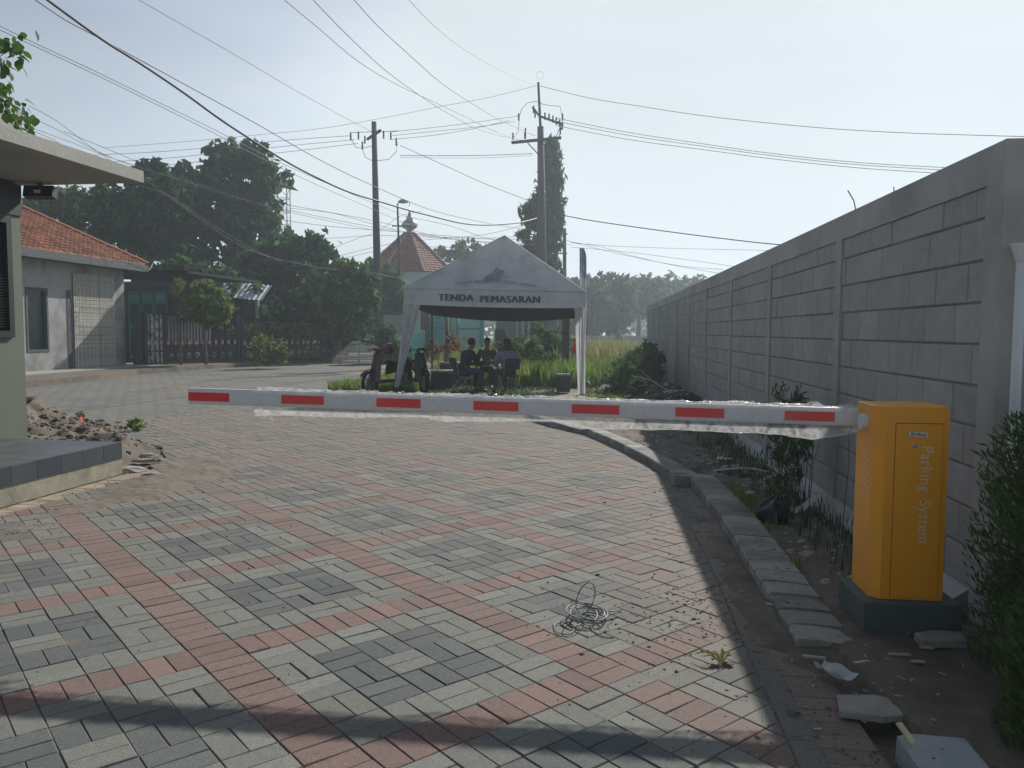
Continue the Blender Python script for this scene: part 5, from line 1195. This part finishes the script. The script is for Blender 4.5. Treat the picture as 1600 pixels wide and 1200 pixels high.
# lean-to behind with teal doors
lh = thing('side_shelter', 'dark lean-to shelter with thin sloping roof and teal doors beside the old house', 'shed', (-14.6, 31.5, 0), HA)
b = MB(); b.add([(-4.5, -.5, 3.95), (2.4, -.9, 3.70), (3.6, 3.0, 3.55), (-4.5, 3.4, 3.75)], [(0, 1, 2, 3)]); b.add([(-4.5, -.5, 3.90), (2.4, -.9, 3.60), (3.6, 3.0, 3.45), (-4.5, 3.4, 3.70)], [(3, 2, 1, 0)]); b.add([(2.4, -.9, 3.70), (2.4, -.9, 3.60), (3.6, 3., 3.45), (3.6, 3., 3.55)], [(0, 1, 2, 3)]); obj('roof', b, M_dark, lh)
b = MB(); b.box(-4.5, 1.4, 4.0, 4.1, 0, 3.6); obj('wall', b, M_oliveD, lh)
for k in range(3):
    b = MB(); x = -2.95 + k * .62; b.box(x, x + .57, 3.86, 3.92, .15, 3.15); dd = obj('door', b, M_turqD, lh)
    for z0, z1 in ((2.75, 3.0), (1.7, 2.6), (.3, 1.5)): b = MB(); b.box(x + .09, x + .48, 3.845, 3.858, z0, z1); obj('panel', b, M_turq if z0 > 2.7 else M_oliveD, dd)
b = MB(); b.tube([(1.55, .2, 0), (1.55, .2, 3.6)], .06, 8); obj('post', b, M_dark, lh)
sh = thing('zinc_shed', 'low shed with a pale corrugated zinc roof edge behind the small yellow-green tree', 'shed', (-11.9, 36, 0))
b = MB(); b.grid(lambda u, v: (-2.2 + 3.0 * u, 1.6 * v - .6, 3.05 - .28 * u + .75 * v + .02 * math.sin(u * 90)), 60, 2); obj('roof', b, M_zinc, sh)
b = MB(); b.box(-2.0, .6, -.2, 1.0, 0, 2.6); obj('wall', b, M_dark, sh)
b = MB(); b.box(.45, .58, -.42, -.3, 0, 2.75); obj('post', b, M_plaster, sh)

# ================================================================== STREET FENCE
def fence(name, label, A_, B_, h0, h1, chalk, group=None, zt=.12):
    A_ = Vector(A_); B_ = Vector(B_); d = B_ - A_; L_ = d.length; t = thing(name, label, 'fence', (A_.x, A_.y, zt), math.atan2(d.y, d.x), group)
    n = int(L_ / .15)
    for nm_, z0, z1 in (('bottom_rail', .06, .11), ('middle_rail', .52, .56), ('top_rail', h0 - .05, h0)):
        b = MB(); dz = (h1 - h0); b.add([(0, -.02, z0), (L_, -.02, z0 + (dz if nm_ == 'top_rail' else 0)), (L_, -.02, z1 + (dz if nm_ == 'top_rail' else 0)), (0, -.02, z1), (0, .02, z0), (L_, .02, z0 + (dz if nm_ == 'top_rail' else 0)), (L_, .02, z1 + (dz if nm_ == 'top_rail' else 0)), (0, .02, z1)], [(0, 1, 2, 3), (7, 6, 5, 4), (3, 2, 6, 7), (0, 4, 5, 1)]); obj(nm_, b, M_rust, t)
    bar = MB(); bar.box(-.012, .012, -.012, .012, 0, 1); bar = bar.mesh('bar', M_rust)
    for k in range(n + 1):
        s = k / n; inst('bar', bar, t, (L_ * s, 0, .05), (0, 0, 0), (1, 1, (h0 + (h1 - h0) * s) - .05))
    sl_ = MB(); sl_.box(0, .125, .014, .022, 0, 1); sl_ = [sl_.mesh('slat', m_) for m_ in (M_chalk, M_rust, M_zinc)]
    for k in range(n):
        s = (k + .5) / n; u = s
        mm = 0 if (u < chalk[0]) else 1
        inst('slat', sl_[mm], t, (L_ * k / n + .012, 0, .10), (0, 0, 0), (1, 1, (h0 * .93) if u < chalk[0] else .42 + .14 * (k % 2)))
        if chalk[0] < u < chalk[1]: inst('slat', sl_[2], t, (L_ * k / n + .012, .01, .62), (0, 0, 0), (1, 1, h0 - .72))
    for k in range(int(L_ / .42)):
        # scroll ornament of the lower panel
        x = .25 + k * .42; 
        if x / L_ < chalk[0]: continue
        b = MB(); pts_ = [(x + .12 * (1 - i / 26) * math.cos(i * .42), -.03, .33 + .13 * (1 - i / 26) * math.sin(i * .42)) for i in range(22)]; b.tube(pts_, .014, 4); obj('scroll', b, M_chalk, t)
    for s in (0, 1):
        b = MB(); b.box(L_ * s - .06, L_ * s + .06, -.06, .06, -.1, (h0 if s == 0 else h1) + .06); obj('post', b, M_rust, t)
    b = MB(); b.box(0, L_, .016, .026, .58, .78); obj('sheet_band', b, M_rust, t)
    return t, A_, d, L_
f1 = G(229, 577); f2 = G(258, 576, .0); f3 = G(372, 570.5); f4 = G(502, 565); f5 = G(542, 560)
gp = thing('gate_post', 'thick black gate post at the left end of the street fence', 'post', (f1.x - .25, f1.y, 0)); b = MB(); b.box(-.16, .16, -.16, .16, -.1, 2.15); obj('shaft', b, M_dark, gp)
F1 = fence('iron_gate', 'black iron gate leaf with flaking white paint next to the thick gate post', f1, f2, 1.95, 1.95, (1.1, 1.1))
F2 = fence('iron_fence', 'black iron fence with grey sheet panels left of the middle fence posts', f2, f3, 1.95, 1.90, (.0, .62))
F3 = fence('iron_fence', 'black iron fence with leafy hedge behind, right of the middle fence posts', f3 + Vector((.1, .2, 0)), f4, 1.72, 1.62, (.0, 0))
F4 = fence('iron_fence', 'last dark stretch of iron fence under the corner tree', f4, f5, 1.5, 1.4, (0, 0))
hd = [(0, 0, 0, 1, 1, 1, 1)]; mid_ = (f3 + f4) / 2
put('hedge', leaves('hedge', [(f3.x + (f4.x - f3.x) * s, f3.y + (f4.y - f3.y) * s + .45, 1.35, .5, .25, .4, 1) for s in [i / 9 for i in range(10)]], 5200, .07, M_leafY, 88), label='clipped hedge growing behind the right part of the iron fence', cat='hedge')
ordn = ['first', 'second', 'third', 'fourth', 'fifth', 'sixth', 'seventh', 'eighth', 'ninth', 'tenth', 'eleventh', 'twelfth', 'thirteenth', 'last']
for (Fx, n_, z) in ((F1, 3, .95), (F2, 11, .93), (F3, 14, .88)):
    for i in range(n_):
        p = Fx[1] + Fx[2] * ((i + .5) / n_); o = thing('pennant', ordn[i] + (' red and white pennant from the left on the flaking white gate leaf' if Fx is F1 else ' red and white pennant from the left on the grey sheeted fence' if Fx is F2 else ' red and white pennant from the left on the fence with the hedge'), 'pennant', (p.x + .03, p.y - .07, z), math.atan2(Fx[2].y, Fx[2].x), 'pennants along the fence')
        b = MB(); b.box(-.065, .065, -.006, .0, .085, .165); obj('top_half', b, M_redpl, o); b = MB(); b.prism([(-.06, 0), (.0, -.07), (.06, 0), (.065, .085), (-.065, .085)], 0, .005); b.v = [(v[0], -v[2], v[1]) for v in b.v]; obj('bottom_half', b, M_paper, o)
# low fence of white slats beside the corner pole
wf_ = thing('slat_fence', 'low tumbledown fence of pale horizontal slats beside the corner pole', 'fence', (G(541, 566).x, 34.0, 0), .12)
r13 = random.Random(12)
for k in range(13):
    b = MB(); z = .06 + k * .075; x1 = 1.9 + r13.uniform(-.1, .1) if k < 11 else 1.2; x0 = .08 * max(0, k - 2) ; q = r13.gauss(0, .035)
    b.add([(x0, -.02, z), (x1, -.02, z + q), (x1, -.02, z + q + .048), (x0, -.02, z + .048), (x0, .0, z), (x1, .0, z + q), (x1, 0, z + q + .048), (x0, 0, z + .048)], [(0, 1, 2, 3), (3, 2, 6, 7), (0, 4, 5, 1), (7, 6, 5, 4)]); obj('slat', b, mat('pale_slat', (.50, .47, .40), .85, .2), wf_)
for x in (.3, 1.1, 1.8): b = MB(); b.box(x - .03, x + .03, 0, .05, 0, 1.05); obj('post', b, M_bark, wf_)

# ================================================================== MOSQUE, TOWER, FAR WALLS
ms = thing('mosque', 'small mosque with red pyramid roof, silver finial and pale turquoise walls', 'mosque', (-8.35, 65, 0))
def ngon(r, z, n=8, off=math.pi / 8): return [(r * math.cos(off + 2 * math.pi * k / n), r * math.sin(off + 2 * math.pi * k / n), z) for k in range(n)]
b = MB(); b.add(ngon(3.95, 6.0) + ngon(.28, 9.35), [(k, (k + 1) % 8, 8 + (k + 1) % 8, 8 + k) for k in range(8)] + [tuple(range(8))]); mr_ = obj('roof', b, mat('roof_under', (.25, .08, .05), .9), ms)
for k in range(8):
    b = MB(); o0, o1 = Vector(ngon(3.99, 6.02)[k]), Vector(ngon(3.99, 6.02)[(k + 1) % 8]); a0, a1 = Vector(ngon(.3, 9.37)[k]), Vector(ngon(.3, 9.37)[(k + 1) % 8]); nr = 17; n_ = ((o1 - o0).cross(a0 - o0)).normalized(); n_ = n_ if n_.z > 0 else -n_
    for q in range(nr):
        l0, l1 = o0.lerp(a0, q / nr), o1.lerp(a1, q / nr); h0_, h1_ = o0.lerp(a0, (q + 1.1) / nr), o1.lerp(a1, (q + 1.1) / nr); m_ = max(1, int((l1 - l0).length / .34))
        for i in range(m_): b.add([l0.lerp(l1, i / m_) + n_ * .07, l0.lerp(l1, (i + .94) / m_) + n_ * .04, h0_.lerp(h1_, (i + .94) / m_) + n_ * .01, h0_.lerp(h1_, i / m_) + n_ * .01, l0.lerp(l1, i / m_), l0.lerp(l1, (i + .94) / m_)], [(0, 1, 2, 3), (4, 5, 1, 0)], r12.uniform(.75, 1.25))
    obj('tile_field', b, M_roofm, mr_, kind='stuff')
    b = MB(); b.tube([o0 + n_ * .05, a0 + n_ * .05], .09, 6); obj('ridge', b, mat('ridge_pale', (.40, .18, .12), .85, .1), mr_)
b = MB(); b.lathe([(.30, 9.3), (.22, 9.45), (.24, 9.55), (.60, 9.8), (.66, 10.0), (.52, 10.25), (.24, 10.42), (.30, 10.50), (.20, 10.62), (.08, 11.0), (.03, 11.35)], seg=18); b.tube([(0, 0, 11.3), (0, 0, 11.9)], .025, 6); obj('finial', b, M_silver, ms, smooth=True)
b = MB(); b.tube([(-.16 + .0, 0, 11.95)] + [(.15 * math.sin(a), 0, 11.95 - .15 * math.cos(a)) for a in [-.9 + i * .22 for i in range(9)]], .02, 5); obj('crescent', b, M_silver, ms)
b = MB(); b.add(ngon(3.7, 5.2) + ngon(3.7, 6.0), [(k, (k + 1) % 8, 8 + (k + 1) % 8, 8 + k) for k in range(8)]); obj('drum_wall', b, M_turqL, ms)
b = MB(); b.add(ngon(3.95, 5.05) + ngon(3.95, 5.22), [(k, (k + 1) % 8, 8 + (k + 1) % 8, 8 + k) for k in range(8)] + [tuple(range(8))[::-1], tuple(8 + k for k in range(8))]); obj('cornice', b, M_white, ms)
b = MB(); b.box(-4.6, 4.9, -3.6, 4, -.05, 5.05); obj('wall', b, M_turqL, ms)
for k in range(7):
    x = -4.0 + k * 1.3; b = MB(); b.box(x, x + .7, -3.66, -3.55, 1.4, 3.9); wn = obj('window', b, M_white, ms); b = MB(); b.box(x + .08, x + .62, -3.68, -3.662, 1.5, 3.8); obj('pane', b, M_glassd, wn)
# turquoise compound wall with gate, seen under the tent
cw = thing('compound_wall', 'bright turquoise compound wall and gate panels seen beneath the tent', 'wall', (0, 0, 0))
for k, (x0, x1, y, h, m) in enumerate(((640, 664, 44, 1.35, M_turq), (672, 700, 45, 2.55, M_turq), (702, 712, 46, 2.3, M_turqL), (712, 752, 47, 2.5, M_turqL), (600, 636, 43, 1.2, M_turqL))):
    a, c = AT(x0, 540, y), AT(x1, 540, y); b = MB(); b.box(a.x, c.x, y, y + .15, -.1, h); pn = obj('panel', b, m, cw)
    b = MB(); b.box(a.x, c.x, y - .02, y, h * .62, h * .66); obj('rail', b, M_turqD, pn)
for px, y in ((668, 44.5), (701, 45.6), (713, 46.2), (753, 47)):
    a = AT(px, 540, y); b = MB(); b.box(a.x - .12, a.x + .12, y - .15, y + .2, -.1, 3.0); obj('pillar', b, M_turqD if px != 668 else M_bark, cw)
bb_ = MB()
for k in range(13): a = AT(600 + k * 3.1, 500, 42.6); bb_.box(a.x - .015, a.x + .015, 42.6, 42.63, 1.1, 2.3)
obj('railing', bb_, M_white, cw)
# loudspeaker tower
tw_ = thing('speaker_tower', 'steel lattice tower with loudspeakers and small roof behind the dark trees', 'tower', (-15.75, 55, 0))
for sx_ in (-.42, .42):
    for sy_ in (-.42, .42): b = MB(); b.tube([(sx_, sy_, 0), (sx_, sy_, 11.2)], .04, 5); obj('leg', b, M_steel, tw_)
b = MB()
for z in np.arange(5, 11, .9):
    for (a, c) in (((-.42, -.42), (.42, -.42)), ((.42, -.42), (.42, .42)), ((.42, .42), (-.42, .42)), ((-.42, .42), (-.42, -.42))): b.tube([(*a, z), (*c, z)], .022, 4); b.tube([(*a, z), (*c, z + .9)], .018, 4)
obj('bracing', b, M_steel, tw_)
b = MB(); b.add([(-1.3, -.8, 11.5), (.95, -.8, 11.05), (.95, .8, 11.05), (-1.3, .8, 11.5), (-.9, 0, 11.75), (.3, 0, 11.6)], [(0, 1, 5, 4), (1, 2, 5), (2, 3, 4, 5), (3, 0, 4), (0, 3, 2, 1)]); obj('roof', b, M_bark, tw_)
for x, z, a in ((-.9, 10.7, 0), (-.75, 9.9, 0), (-.2, 11.0, 0)): b = MB(); b.lathe([(.42, -.25), (.30, -.2), (.1, .1), (.08, .35)], (0, 0, 0), 12); b.v = [(v[0] + x, v[2] - .4, v[1] + z) for v in b.v]; obj('loudspeaker', b, M_zinc, tw_, smooth=True)
# street lamp
sl_ = thing('street_lamp', 'thin street lamp pole with curved bulb head left of the silver finial', 'street lamp', (-7.05, 50, 0))
b = MB(); b.tube([(0, 0, 0), (0, 0, 5), (-.12, 0, 9.3)], [.10, .08, .055], 8); obj('pole', b, M_pole, sl_)
b = MB(); b.tube([(-.12, 0, 9.2), (0, 0, 9.5), (.18, 0, 9.55)], .03, 6); obj('arm', b, M_dark, sl_)
b = MB(); b.lathe([(.05, .12), (.20, .05), (.30, -.04), (.27, -.12), (.05, -.16)], (.22, 0, 9.5), 12, sx=1.1, sy=.7); obj('lamp_head', b, M_zinc, sl_, smooth=True)
b = MB(); b.box(-.45, .30, -.03, .03, 7.92, 8.0); b.box(-.16, .06, -.1, .1, 6.9, 7.25); obj('bracket', b, M_dark, sl_)
ow = thing('service_box_post', 'pale post with a round meter box below the mosque roof', 'post', (-8.9, 62, 0)); b = MB(); b.tube([(0, 0, 0), (0, 0, 7)], .06, 6); obj('shaft', b, M_pole, ow)
# ================================================================== UTILITY POLES
def insul(p, h=.28, m=None): b = MB(); b.lathe([(.02, -h / 2), (.055, -h * .35), (.03, -h * .2), (.06, -h * .02), (.03, h * .12), (.055, h * .28), (.02, h / 2)], p, 8); return b
up = thing('utility_pole', 'dark concrete utility pole with a short crossarm at the street corner', 'utility pole', (-7.04, 42, 0))
b = MB(); b.tube([(0, 0, -.2), (-.08, 0, 6), (-.18, 0, 12.25)], [.22, .19, .13], 12); obj('shaft', b, M_pole, up, smooth=True)
b = MB(); M_ = Matrix.Translation((-.17, -.15, 11.55)) @ Matrix.Rotation(R(-62), 4, 'Z'); b.box(-1.05, 1.05, -.05, .05, -.06, .06, M=M_); obj('crossarm', b, M_dark, up)
for (x, z) in ((-1.35, 11.45), (-.95, 11.5), (-.62, 11.3), (.35, 11.55), (.72, 11.5), (1.0, 11.2), (-.75, 11.0)): obj('insulator', insul((x, -.2, z), .42), M_dark, up)
b = MB(); b.tube([(-1.4, -.2, 11.65), (1.15, -.2, 11.75)], .014, 4); b.tube([(-.8, -.2, 10.95), (-.6, -.2, 10.4), (-.2, -.2, 10.2), (.6, -.2, 10.3), (1., -.2, 10.7), (1.05, -.2, 11.1)], .014, 4); b.tube([(-1.35, -.2, 11.4), (-1.1, -.2, 10.9), (-.75, -.2, 10.85), (-.2, -.2, 11.0)], .014, 4); obj('jumper_wire', b, M_cable, up)
mp_ = thing('utility_pole', 'tallest utility pole with a long tilted crossarm and jumper loops beside the columnar tree', 'utility pole', (1.66, 43, 0))
b = MB(); b.tube([(0, 0, -.2), (-.1, 0, 6), (-.22, 0, 12.3)], [.27, .23, .17], 12); obj('shaft', b, M_pole, mp_, smooth=True)
b = MB(); b.tube([(-.22, 0, 12.2), (-.36, 0, 14.6)], [.075, .06], 8); obj('top_tube', b, M_pole, mp_)
b = MB(); M_ = Matrix.Translation((-.42, -.2, 11.55)) @ Matrix.Rotation(-.10, 4, 'Y'); b.box(-1.35, 1.30, -.06, .06, -.07, .07, M=M_); obj('crossarm', b, M_dark, mp_)
b = MB(); b.tube([(-.9, -.2, 11.4), (-.22, -.2, 10.7)], .03, 5); obj('brace', b, M_dark, mp_)
b = MB(); b.tube([(-.66, -.25, 13.25), (-.3, -.22, 12.8), (.98, -.2, 12.35)], .06, 6); obj('crossarm', b, M_dark, mp_)
for (x, z) in ((-.60, 13.15), (-.52, 12.9), (.0, 12.8), (.22, 12.75), (.42, 12.65), (.60, 12.55), (.78, 12.45), (-1.02, 12.0), (-1.38, 12.75), (-1.68, 11.75), (-1.05, 11.8), (.82, 12.05), (.93, 12.75), (.92, 12.3)): obj('insulator', insul((x, -.2, z), .40), M_dark, mp_)
b = MB(); b.tube([(-1.38, -.2, 12.7), (-1.2, -.2, 13.2), (-.9, -.2, 13.5), (-.5, -.2, 13.55), (-.2, -.2, 13.5)], .014, 4); b.tube([(-.25, -.2, 13.45), (.2, -.2, 13.35), (.8, -.2, 13.3), (.9, -.2, 12.8)], .014, 4); b.tube([(-1.35, -.2, 12.7), (-1.4, -.2, 12.0), (-1.7, -.2, 11.6)], .014, 4); b.tube([(-1.0, -.2, 12.1), (-1.0, -.2, 11.6)], .014, 4); b.tube([(.9, -.2, 12.5), (.6, -.2, 11.7)], .02, 4); b.tube([(.95, -.2, 12.45), (.75, -.2, 11.7)], .02, 4); b.tube([(-.28, -.2, 14.7)] + [(-.28 + .2 * math.sin(a), -.2, 14.9 - .2 * math.cos(a)) for a in [i * .6 for i in range(11)]], .006, 4); obj('jumper_wire', b, M_cable, mp_)
for k, (px, top, Y, lab) in enumerate(((869, 366, 58, 'thin pole behind the columnar tree, left of the pair'), (882, 357, 54, 'thin pole right of the columnar tree, right of the pair'))):
    p = AT(px, top, Y); t = thing('utility_pole', lab, 'utility pole', (p.x, Y, 0), 0, 'thin far poles'); b = MB(); b.tube([(.1, 0, 0), (0, 0, p.z)], [.16, .11], 8); obj('shaft', b, M_pole, t); b = MB(); b.box(-.45, .2, -.03, .03, p.z - 1.7, p.z - 1.62); b.box(-.4, .1, -.03, .03, p.z - 1.0, p.z - .95); obj('crossarm', b, M_dark, t)
sp_ = thing('guy_post', 'dark thick post standing in the field behind the tent right corner', 'post', (1.62, 24, 0)); b = MB(); b.tube([(0, 0, 0), (0, 0, 2.6)], [.13, .11], 8); obj('shaft', b, M_bark, sp_)
# things in the far field
gb = AT(967, 520, 60); b = MB(); b.lathe([(.25, 0), (.36, .9), (.30, 1.1), (.14, 1.4), (.05, 1.5)], seg=10); t = thing('green_tank', 'green upright tank far off in the field below the forked tree', 'tank', (gb.x, 60, 0)); obj('shell', b, M_green, t)
lw = thing('field_wall', 'long low pale wall at the far side of the field', 'wall', (0, 70, 0)); b = MB(); b.box(2, 22, 0, .2, -.1, 1.1); obj('wall_face', b, M_plaster, lw)
fs_ = thing('far_shelter', 'pale building front with white columns far behind the tent', 'building', (0, 58, 0)); b = MB(); b.box(-1.2, 3.8, 1, 1.2, -.1, 3.3); obj('wall', b, M_oliveD, fs_)
for k in range(5): b = MB(); b.box(.3 + k * .42, .42 + k * .42, .4, .55, 0, 2.6); obj('column', b, M_paper, fs_)
dc = thing('parked_cart', 'dark slate covered cart standing behind the seated people', 'cart', (-.45, 31, 0)); b = MB(); b.add([(-.28, 0, .5), (.28, 0, .5), (.28, .8, .5), (-.28, .8, .5), (-.22, .1, 1.55), (.18, .1, 1.55), (.18, .7, 1.55), (-.22, .7, 1.55)], [(0, 1, 5, 4), (1, 2, 6, 5), (2, 3, 7, 6), (3, 0, 4, 7), (4, 5, 6, 7), (3, 2, 1, 0)]); obj('cover', b, mat('slate_cover', (.06, .09, .12), .8, .1), dc)
for s in (-.28, .28): b = MB(); b.tube([(s, .4, .26), (s + .05, .4, .26)], .26, 14); obj('wheel', b, M_rubber, dc)

# ================================================================== OVERHEAD WIRES
def wire(px, Ya, Yb, r, label, group=None, name='wire'):
    n = len(px); cum = [0.]
    for a, c in zip(px, px[1:]): cum.append(cum[-1] + math.hypot(c[0] - a[0], c[1] - a[1]))
    pts_ = [AT(x, y, 1 / ((1 - s / cum[-1]) / Ya + (s / cum[-1]) / Yb)) for (x, y), s in zip(px, cum)]
    # smooth with a Catmull-Rom pass
    o = []
    for i in range(n - 1):
        p0, p1, p2, p3 = pts_[max(i - 1, 0)], pts_[i], pts_[i + 1], pts_[min(i + 2, n - 1)]
        for k in range(6):
            t = k / 6; o.append(.5 * ((2 * p1) + (p2 - p0) * t + (2 * p0 - 5 * p1 + 4 * p2 - p3) * t * t + (3 * p1 - p0 - 3 * p2 + p3) * t ** 3))
    o.append(pts_[-1]); b = MB(); rs = [r * (p.y / 25) ** .45 for p in o]; b.tube(o, rs, 5, False)
    return obj(name, b, M_cable, smooth=True, label=label, cat='wire', group=group)
wire([(58, -12), (160, 62), (225, 103), (290, 147), (345, 187), (400, 223), (450, 254), (500, 280), (545, 300), (590, 314), (660, 334), (740, 351), (810, 348), (845, 339)], 11, 43, .028, 'thick black cable bundle sagging from the top left to the big pole', name='cable_bundle')
wire([(30, -18), (100, 30), (160, 62), (300, 138), (400, 193), (500, 250), (585, 291), (680, 330), (770, 350), (838, 361)], 11, 43, .011, 'thin wire running just above the thick cable bundle')
wire([(-10, 36), (60, 70), (150, 112), (250, 161), (340, 205), (400, 236), (480, 273), (585, 318), (640, 340)], 14, 44, .009, 'upper wire of the close pair entering at the left edge')
wire([(-10, 42), (60, 75), (150, 117), (250, 166), (340, 211), (400, 243), (480, 282), (585, 328), (640, 352)], 14, 44, .009, 'lower wire of the close pair entering at the left edge')
wire([(200, -10), (280, 36), (340, 70), (400, 105), (470, 146), (545, 187), (582, 206)], 16, 42, .009, 'thin wire from the top edge down to the corner pole crossarm')
wire([(625, 227), (700, 261), (760, 288), (838, 318)], 42, 43, .011, 'thin wire from the corner pole down to the big pole')
wire([(430, -12), (500, 46), (560, 96), (620, 132), (680, 160), (730, 184), (768, 203), (800, 216)], 16, 43, .010, 'leftmost of three heavy wires dropping to the big pole crossarm')
wire([(478, -12), (540, 52), (600, 108), (650, 145), (700, 177), (750, 203), (800, 216), (822, 219)], 16, 43, .010, 'middle one of three heavy wires dropping to the big pole crossarm')
wire([(543, -12), (590, 40), (640, 86), (690, 130), (740, 163), (790, 192), (836, 212)], 16, 43, .010, 'rightmost of three heavy wires dropping to the big pole crossarm')
wire([(630, -10), (680, 42), (730, 80), (790, 114), (838, 134)], 18, 43, .007, 'thin wire dropping from the top edge to the very top of the big pole')
wire([(843, 134), (920, 153), (1000, 166), (1100, 181), (1250, 197), (1400, 207), (1620, 214)], 43, 22, .010, 'single wire leading right from the very top of the big pole')
for k, (d, lab) in enumerate((((0, 0), 'upper of three wires leading right from the big pole to the wall'), ((1, 5), 'middle of three wires leading right from the big pole to the wall'), ((0, 12), 'lower of three wires leading right from the big pole to the wall'))):
    wire([(868, 184 + d[1]), (930, 197 + d[1] * .95), (1000, 210 + d[1] * .9), (1100, 225 + d[1] * .75), (1200, 239 + d[1] * .7), (1330, 253 + d[1] * .7), (1480, 262 + d[1] * .8), (1620, 268 + d[1])], 43, 26, .010, lab)
for k, (a, c, lab) in enumerate(((206, 181, 'upper'), (212, 190, 'middle'), (218, 188, 'lower'))):
    wire([(612, a), (680, a - 7), (740, (a + c) / 2 - 2), (812 - 8 * k, c)], 42, 43, .009, lab + ' short wire between the two big poles')
    wire([(549 + 5 * k, a + 6), (460, a + 12 + 3 * k), (350, a + 22 + 4 * k), (250, a + 31 + 5 * k), (130, a + 37 + 6 * k)], 42, 48, .010, lab + ' wire leading left from the corner pole crossarm')
wire([(838, 134), (760, 153), (680, 168), (600, 184), (500, 201), (400, 211), (280, 222), (160, 231)], 43, 52, .008, 'high thin wire leading left from the top of the big pole')
wire([(832, 240), (740, 243), (625, 243)], 43, 42, .012, 'level double wire between the poles, upper strand')
wire([(832, 243), (740, 247), (625, 246)], 43, 42, .006, 'level double wire between the poles, lower strand')
wire([(878, 336), (920, 344), (980, 353), (1060, 364), (1140, 374), (1215, 382), (1400, 396)], 44, 30, .020, 'thick cable leading right from the columnar tree down behind the wall', name='cable_bundle')
LOW = [([(892, 379), (950, 384), (1050, 388), (1185, 391), (1300, 394)], 54, 46, 'nearly level wire right of the thin pole pair'), ([(892, 378), (940, 386), (985, 399), (1050, 414), (1130, 428)], 54, 46, 'steepest of the low wires falling right of the thin poles'), ([(892, 386), (980, 394), (1060, 404), (1160, 418)], 54, 46, 'second low wire falling right of the thin poles'), ([(870, 372), (960, 395), (1060, 415), (1130, 421)], 54, 46, 'third low wire falling right of the thin poles'),
 ([(45, 165), (90, 190), (140, 228), (200, 268), (240, 290), (330, 350), (400, 392), (450, 412)], 22, 40, 'steep faint wire crossing above the white roof slab'), ([(30, 175), (90, 203), (160, 240), (250, 275), (330, 300), (450, 328), (600, 358), (700, 371), (800, 374), (838, 374)], 26, 44, 'long low wire from behind the leaves to the big pole'), ([(40, 200), (80, 217), (120, 240), (150, 258), (200, 285)], 18, 30, 'dark wire just above the white roof slab'),
 ([(50, 200), (110, 222), (170, 245), (240, 268), (330, 296), (450, 331), (585, 360)], 24, 43, 'faint wire over the dark trees towards the corner pole'), ([(100, 205), (180, 238), (260, 270), (400, 310), (585, 345), (700, 372), (838, 383)], 28, 44, 'second faint wire over the dark trees'), ([(218, 290), (260, 305), (330, 355), (400, 395), (500, 418), (590, 428), (640, 440)], 26, 43, 'sagging service wire across the dark tree mass'),
 ([(205, 300), (300, 318), (400, 336), (500, 352), (620, 362), (760, 372), (838, 366)], 30, 44, 'pale low wire behind the speaker tower'), ([(450, 325), (520, 333), (590, 352), (680, 371), (800, 382), (845, 383)], 50, 45, 'low wire right of the speaker tower'), ([(455, 370), (520, 372), (590, 368), (700, 372)], 50, 45, 'level low wire before the mosque roof'), ([(510, 392), (560, 372), (590, 362), (625, 338), (660, 330)], 46, 50, 'rising service wire to the street lamp'), ([(530, 400), (590, 385), (640, 377), (760, 366), (838, 345)], 46, 44, 'rising wire crossing the mosque finial'), ([(520, 408), (590, 392), (660, 386), (760, 386), (868, 372)], 46, 56, 'lowest wire across the mosque roof'), ([(632, 338), (700, 352), (760, 372), (838, 392)], 50, 44, 'falling wire from the street lamp to the big pole'), ([(850, 392), (870, 384), (892, 382)], 50, 54, 'short wire between the columnar tree and the thin poles'),
 ([(205, 405), (215, 413), (245, 425), (280, 432), (312, 437)], 30, 34, 'pale sagging cable along the eaves of the old house'), ([(190, 398), (300, 417), (420, 428), (520, 437), (600, 444)], 33, 44, 'faint wire below the tree crowns')]
for px, a, c, lab in LOW: wire(px, a, c, .008, lab, 'low service wires')
# ================================================================== HAZE
hz = MB(); hz.box(-262, 262, -32, 422, -1.06, 17.5); ho = obj('haze', hz, M_soil); ho['kind'] = 'stuff'
hmt = D.materials.new('haze_air'); hmt.use_nodes = True; n = hmt.node_tree; n.nodes.clear()
o_ = n.nodes.new('ShaderNodeOutputMaterial'); pv = n.nodes.new('ShaderNodeVolumePrincipled'); pv.inputs['Color'].default_value = (.78, .90, 1., 1); pv.inputs['Density'].default_value = .0019; pv.inputs['Anisotropy'].default_value = .45
n.links.new(pv.outputs[0], o_.inputs['Volume']); ho.data.materials.clear(); ho.data.materials.append(hmt)
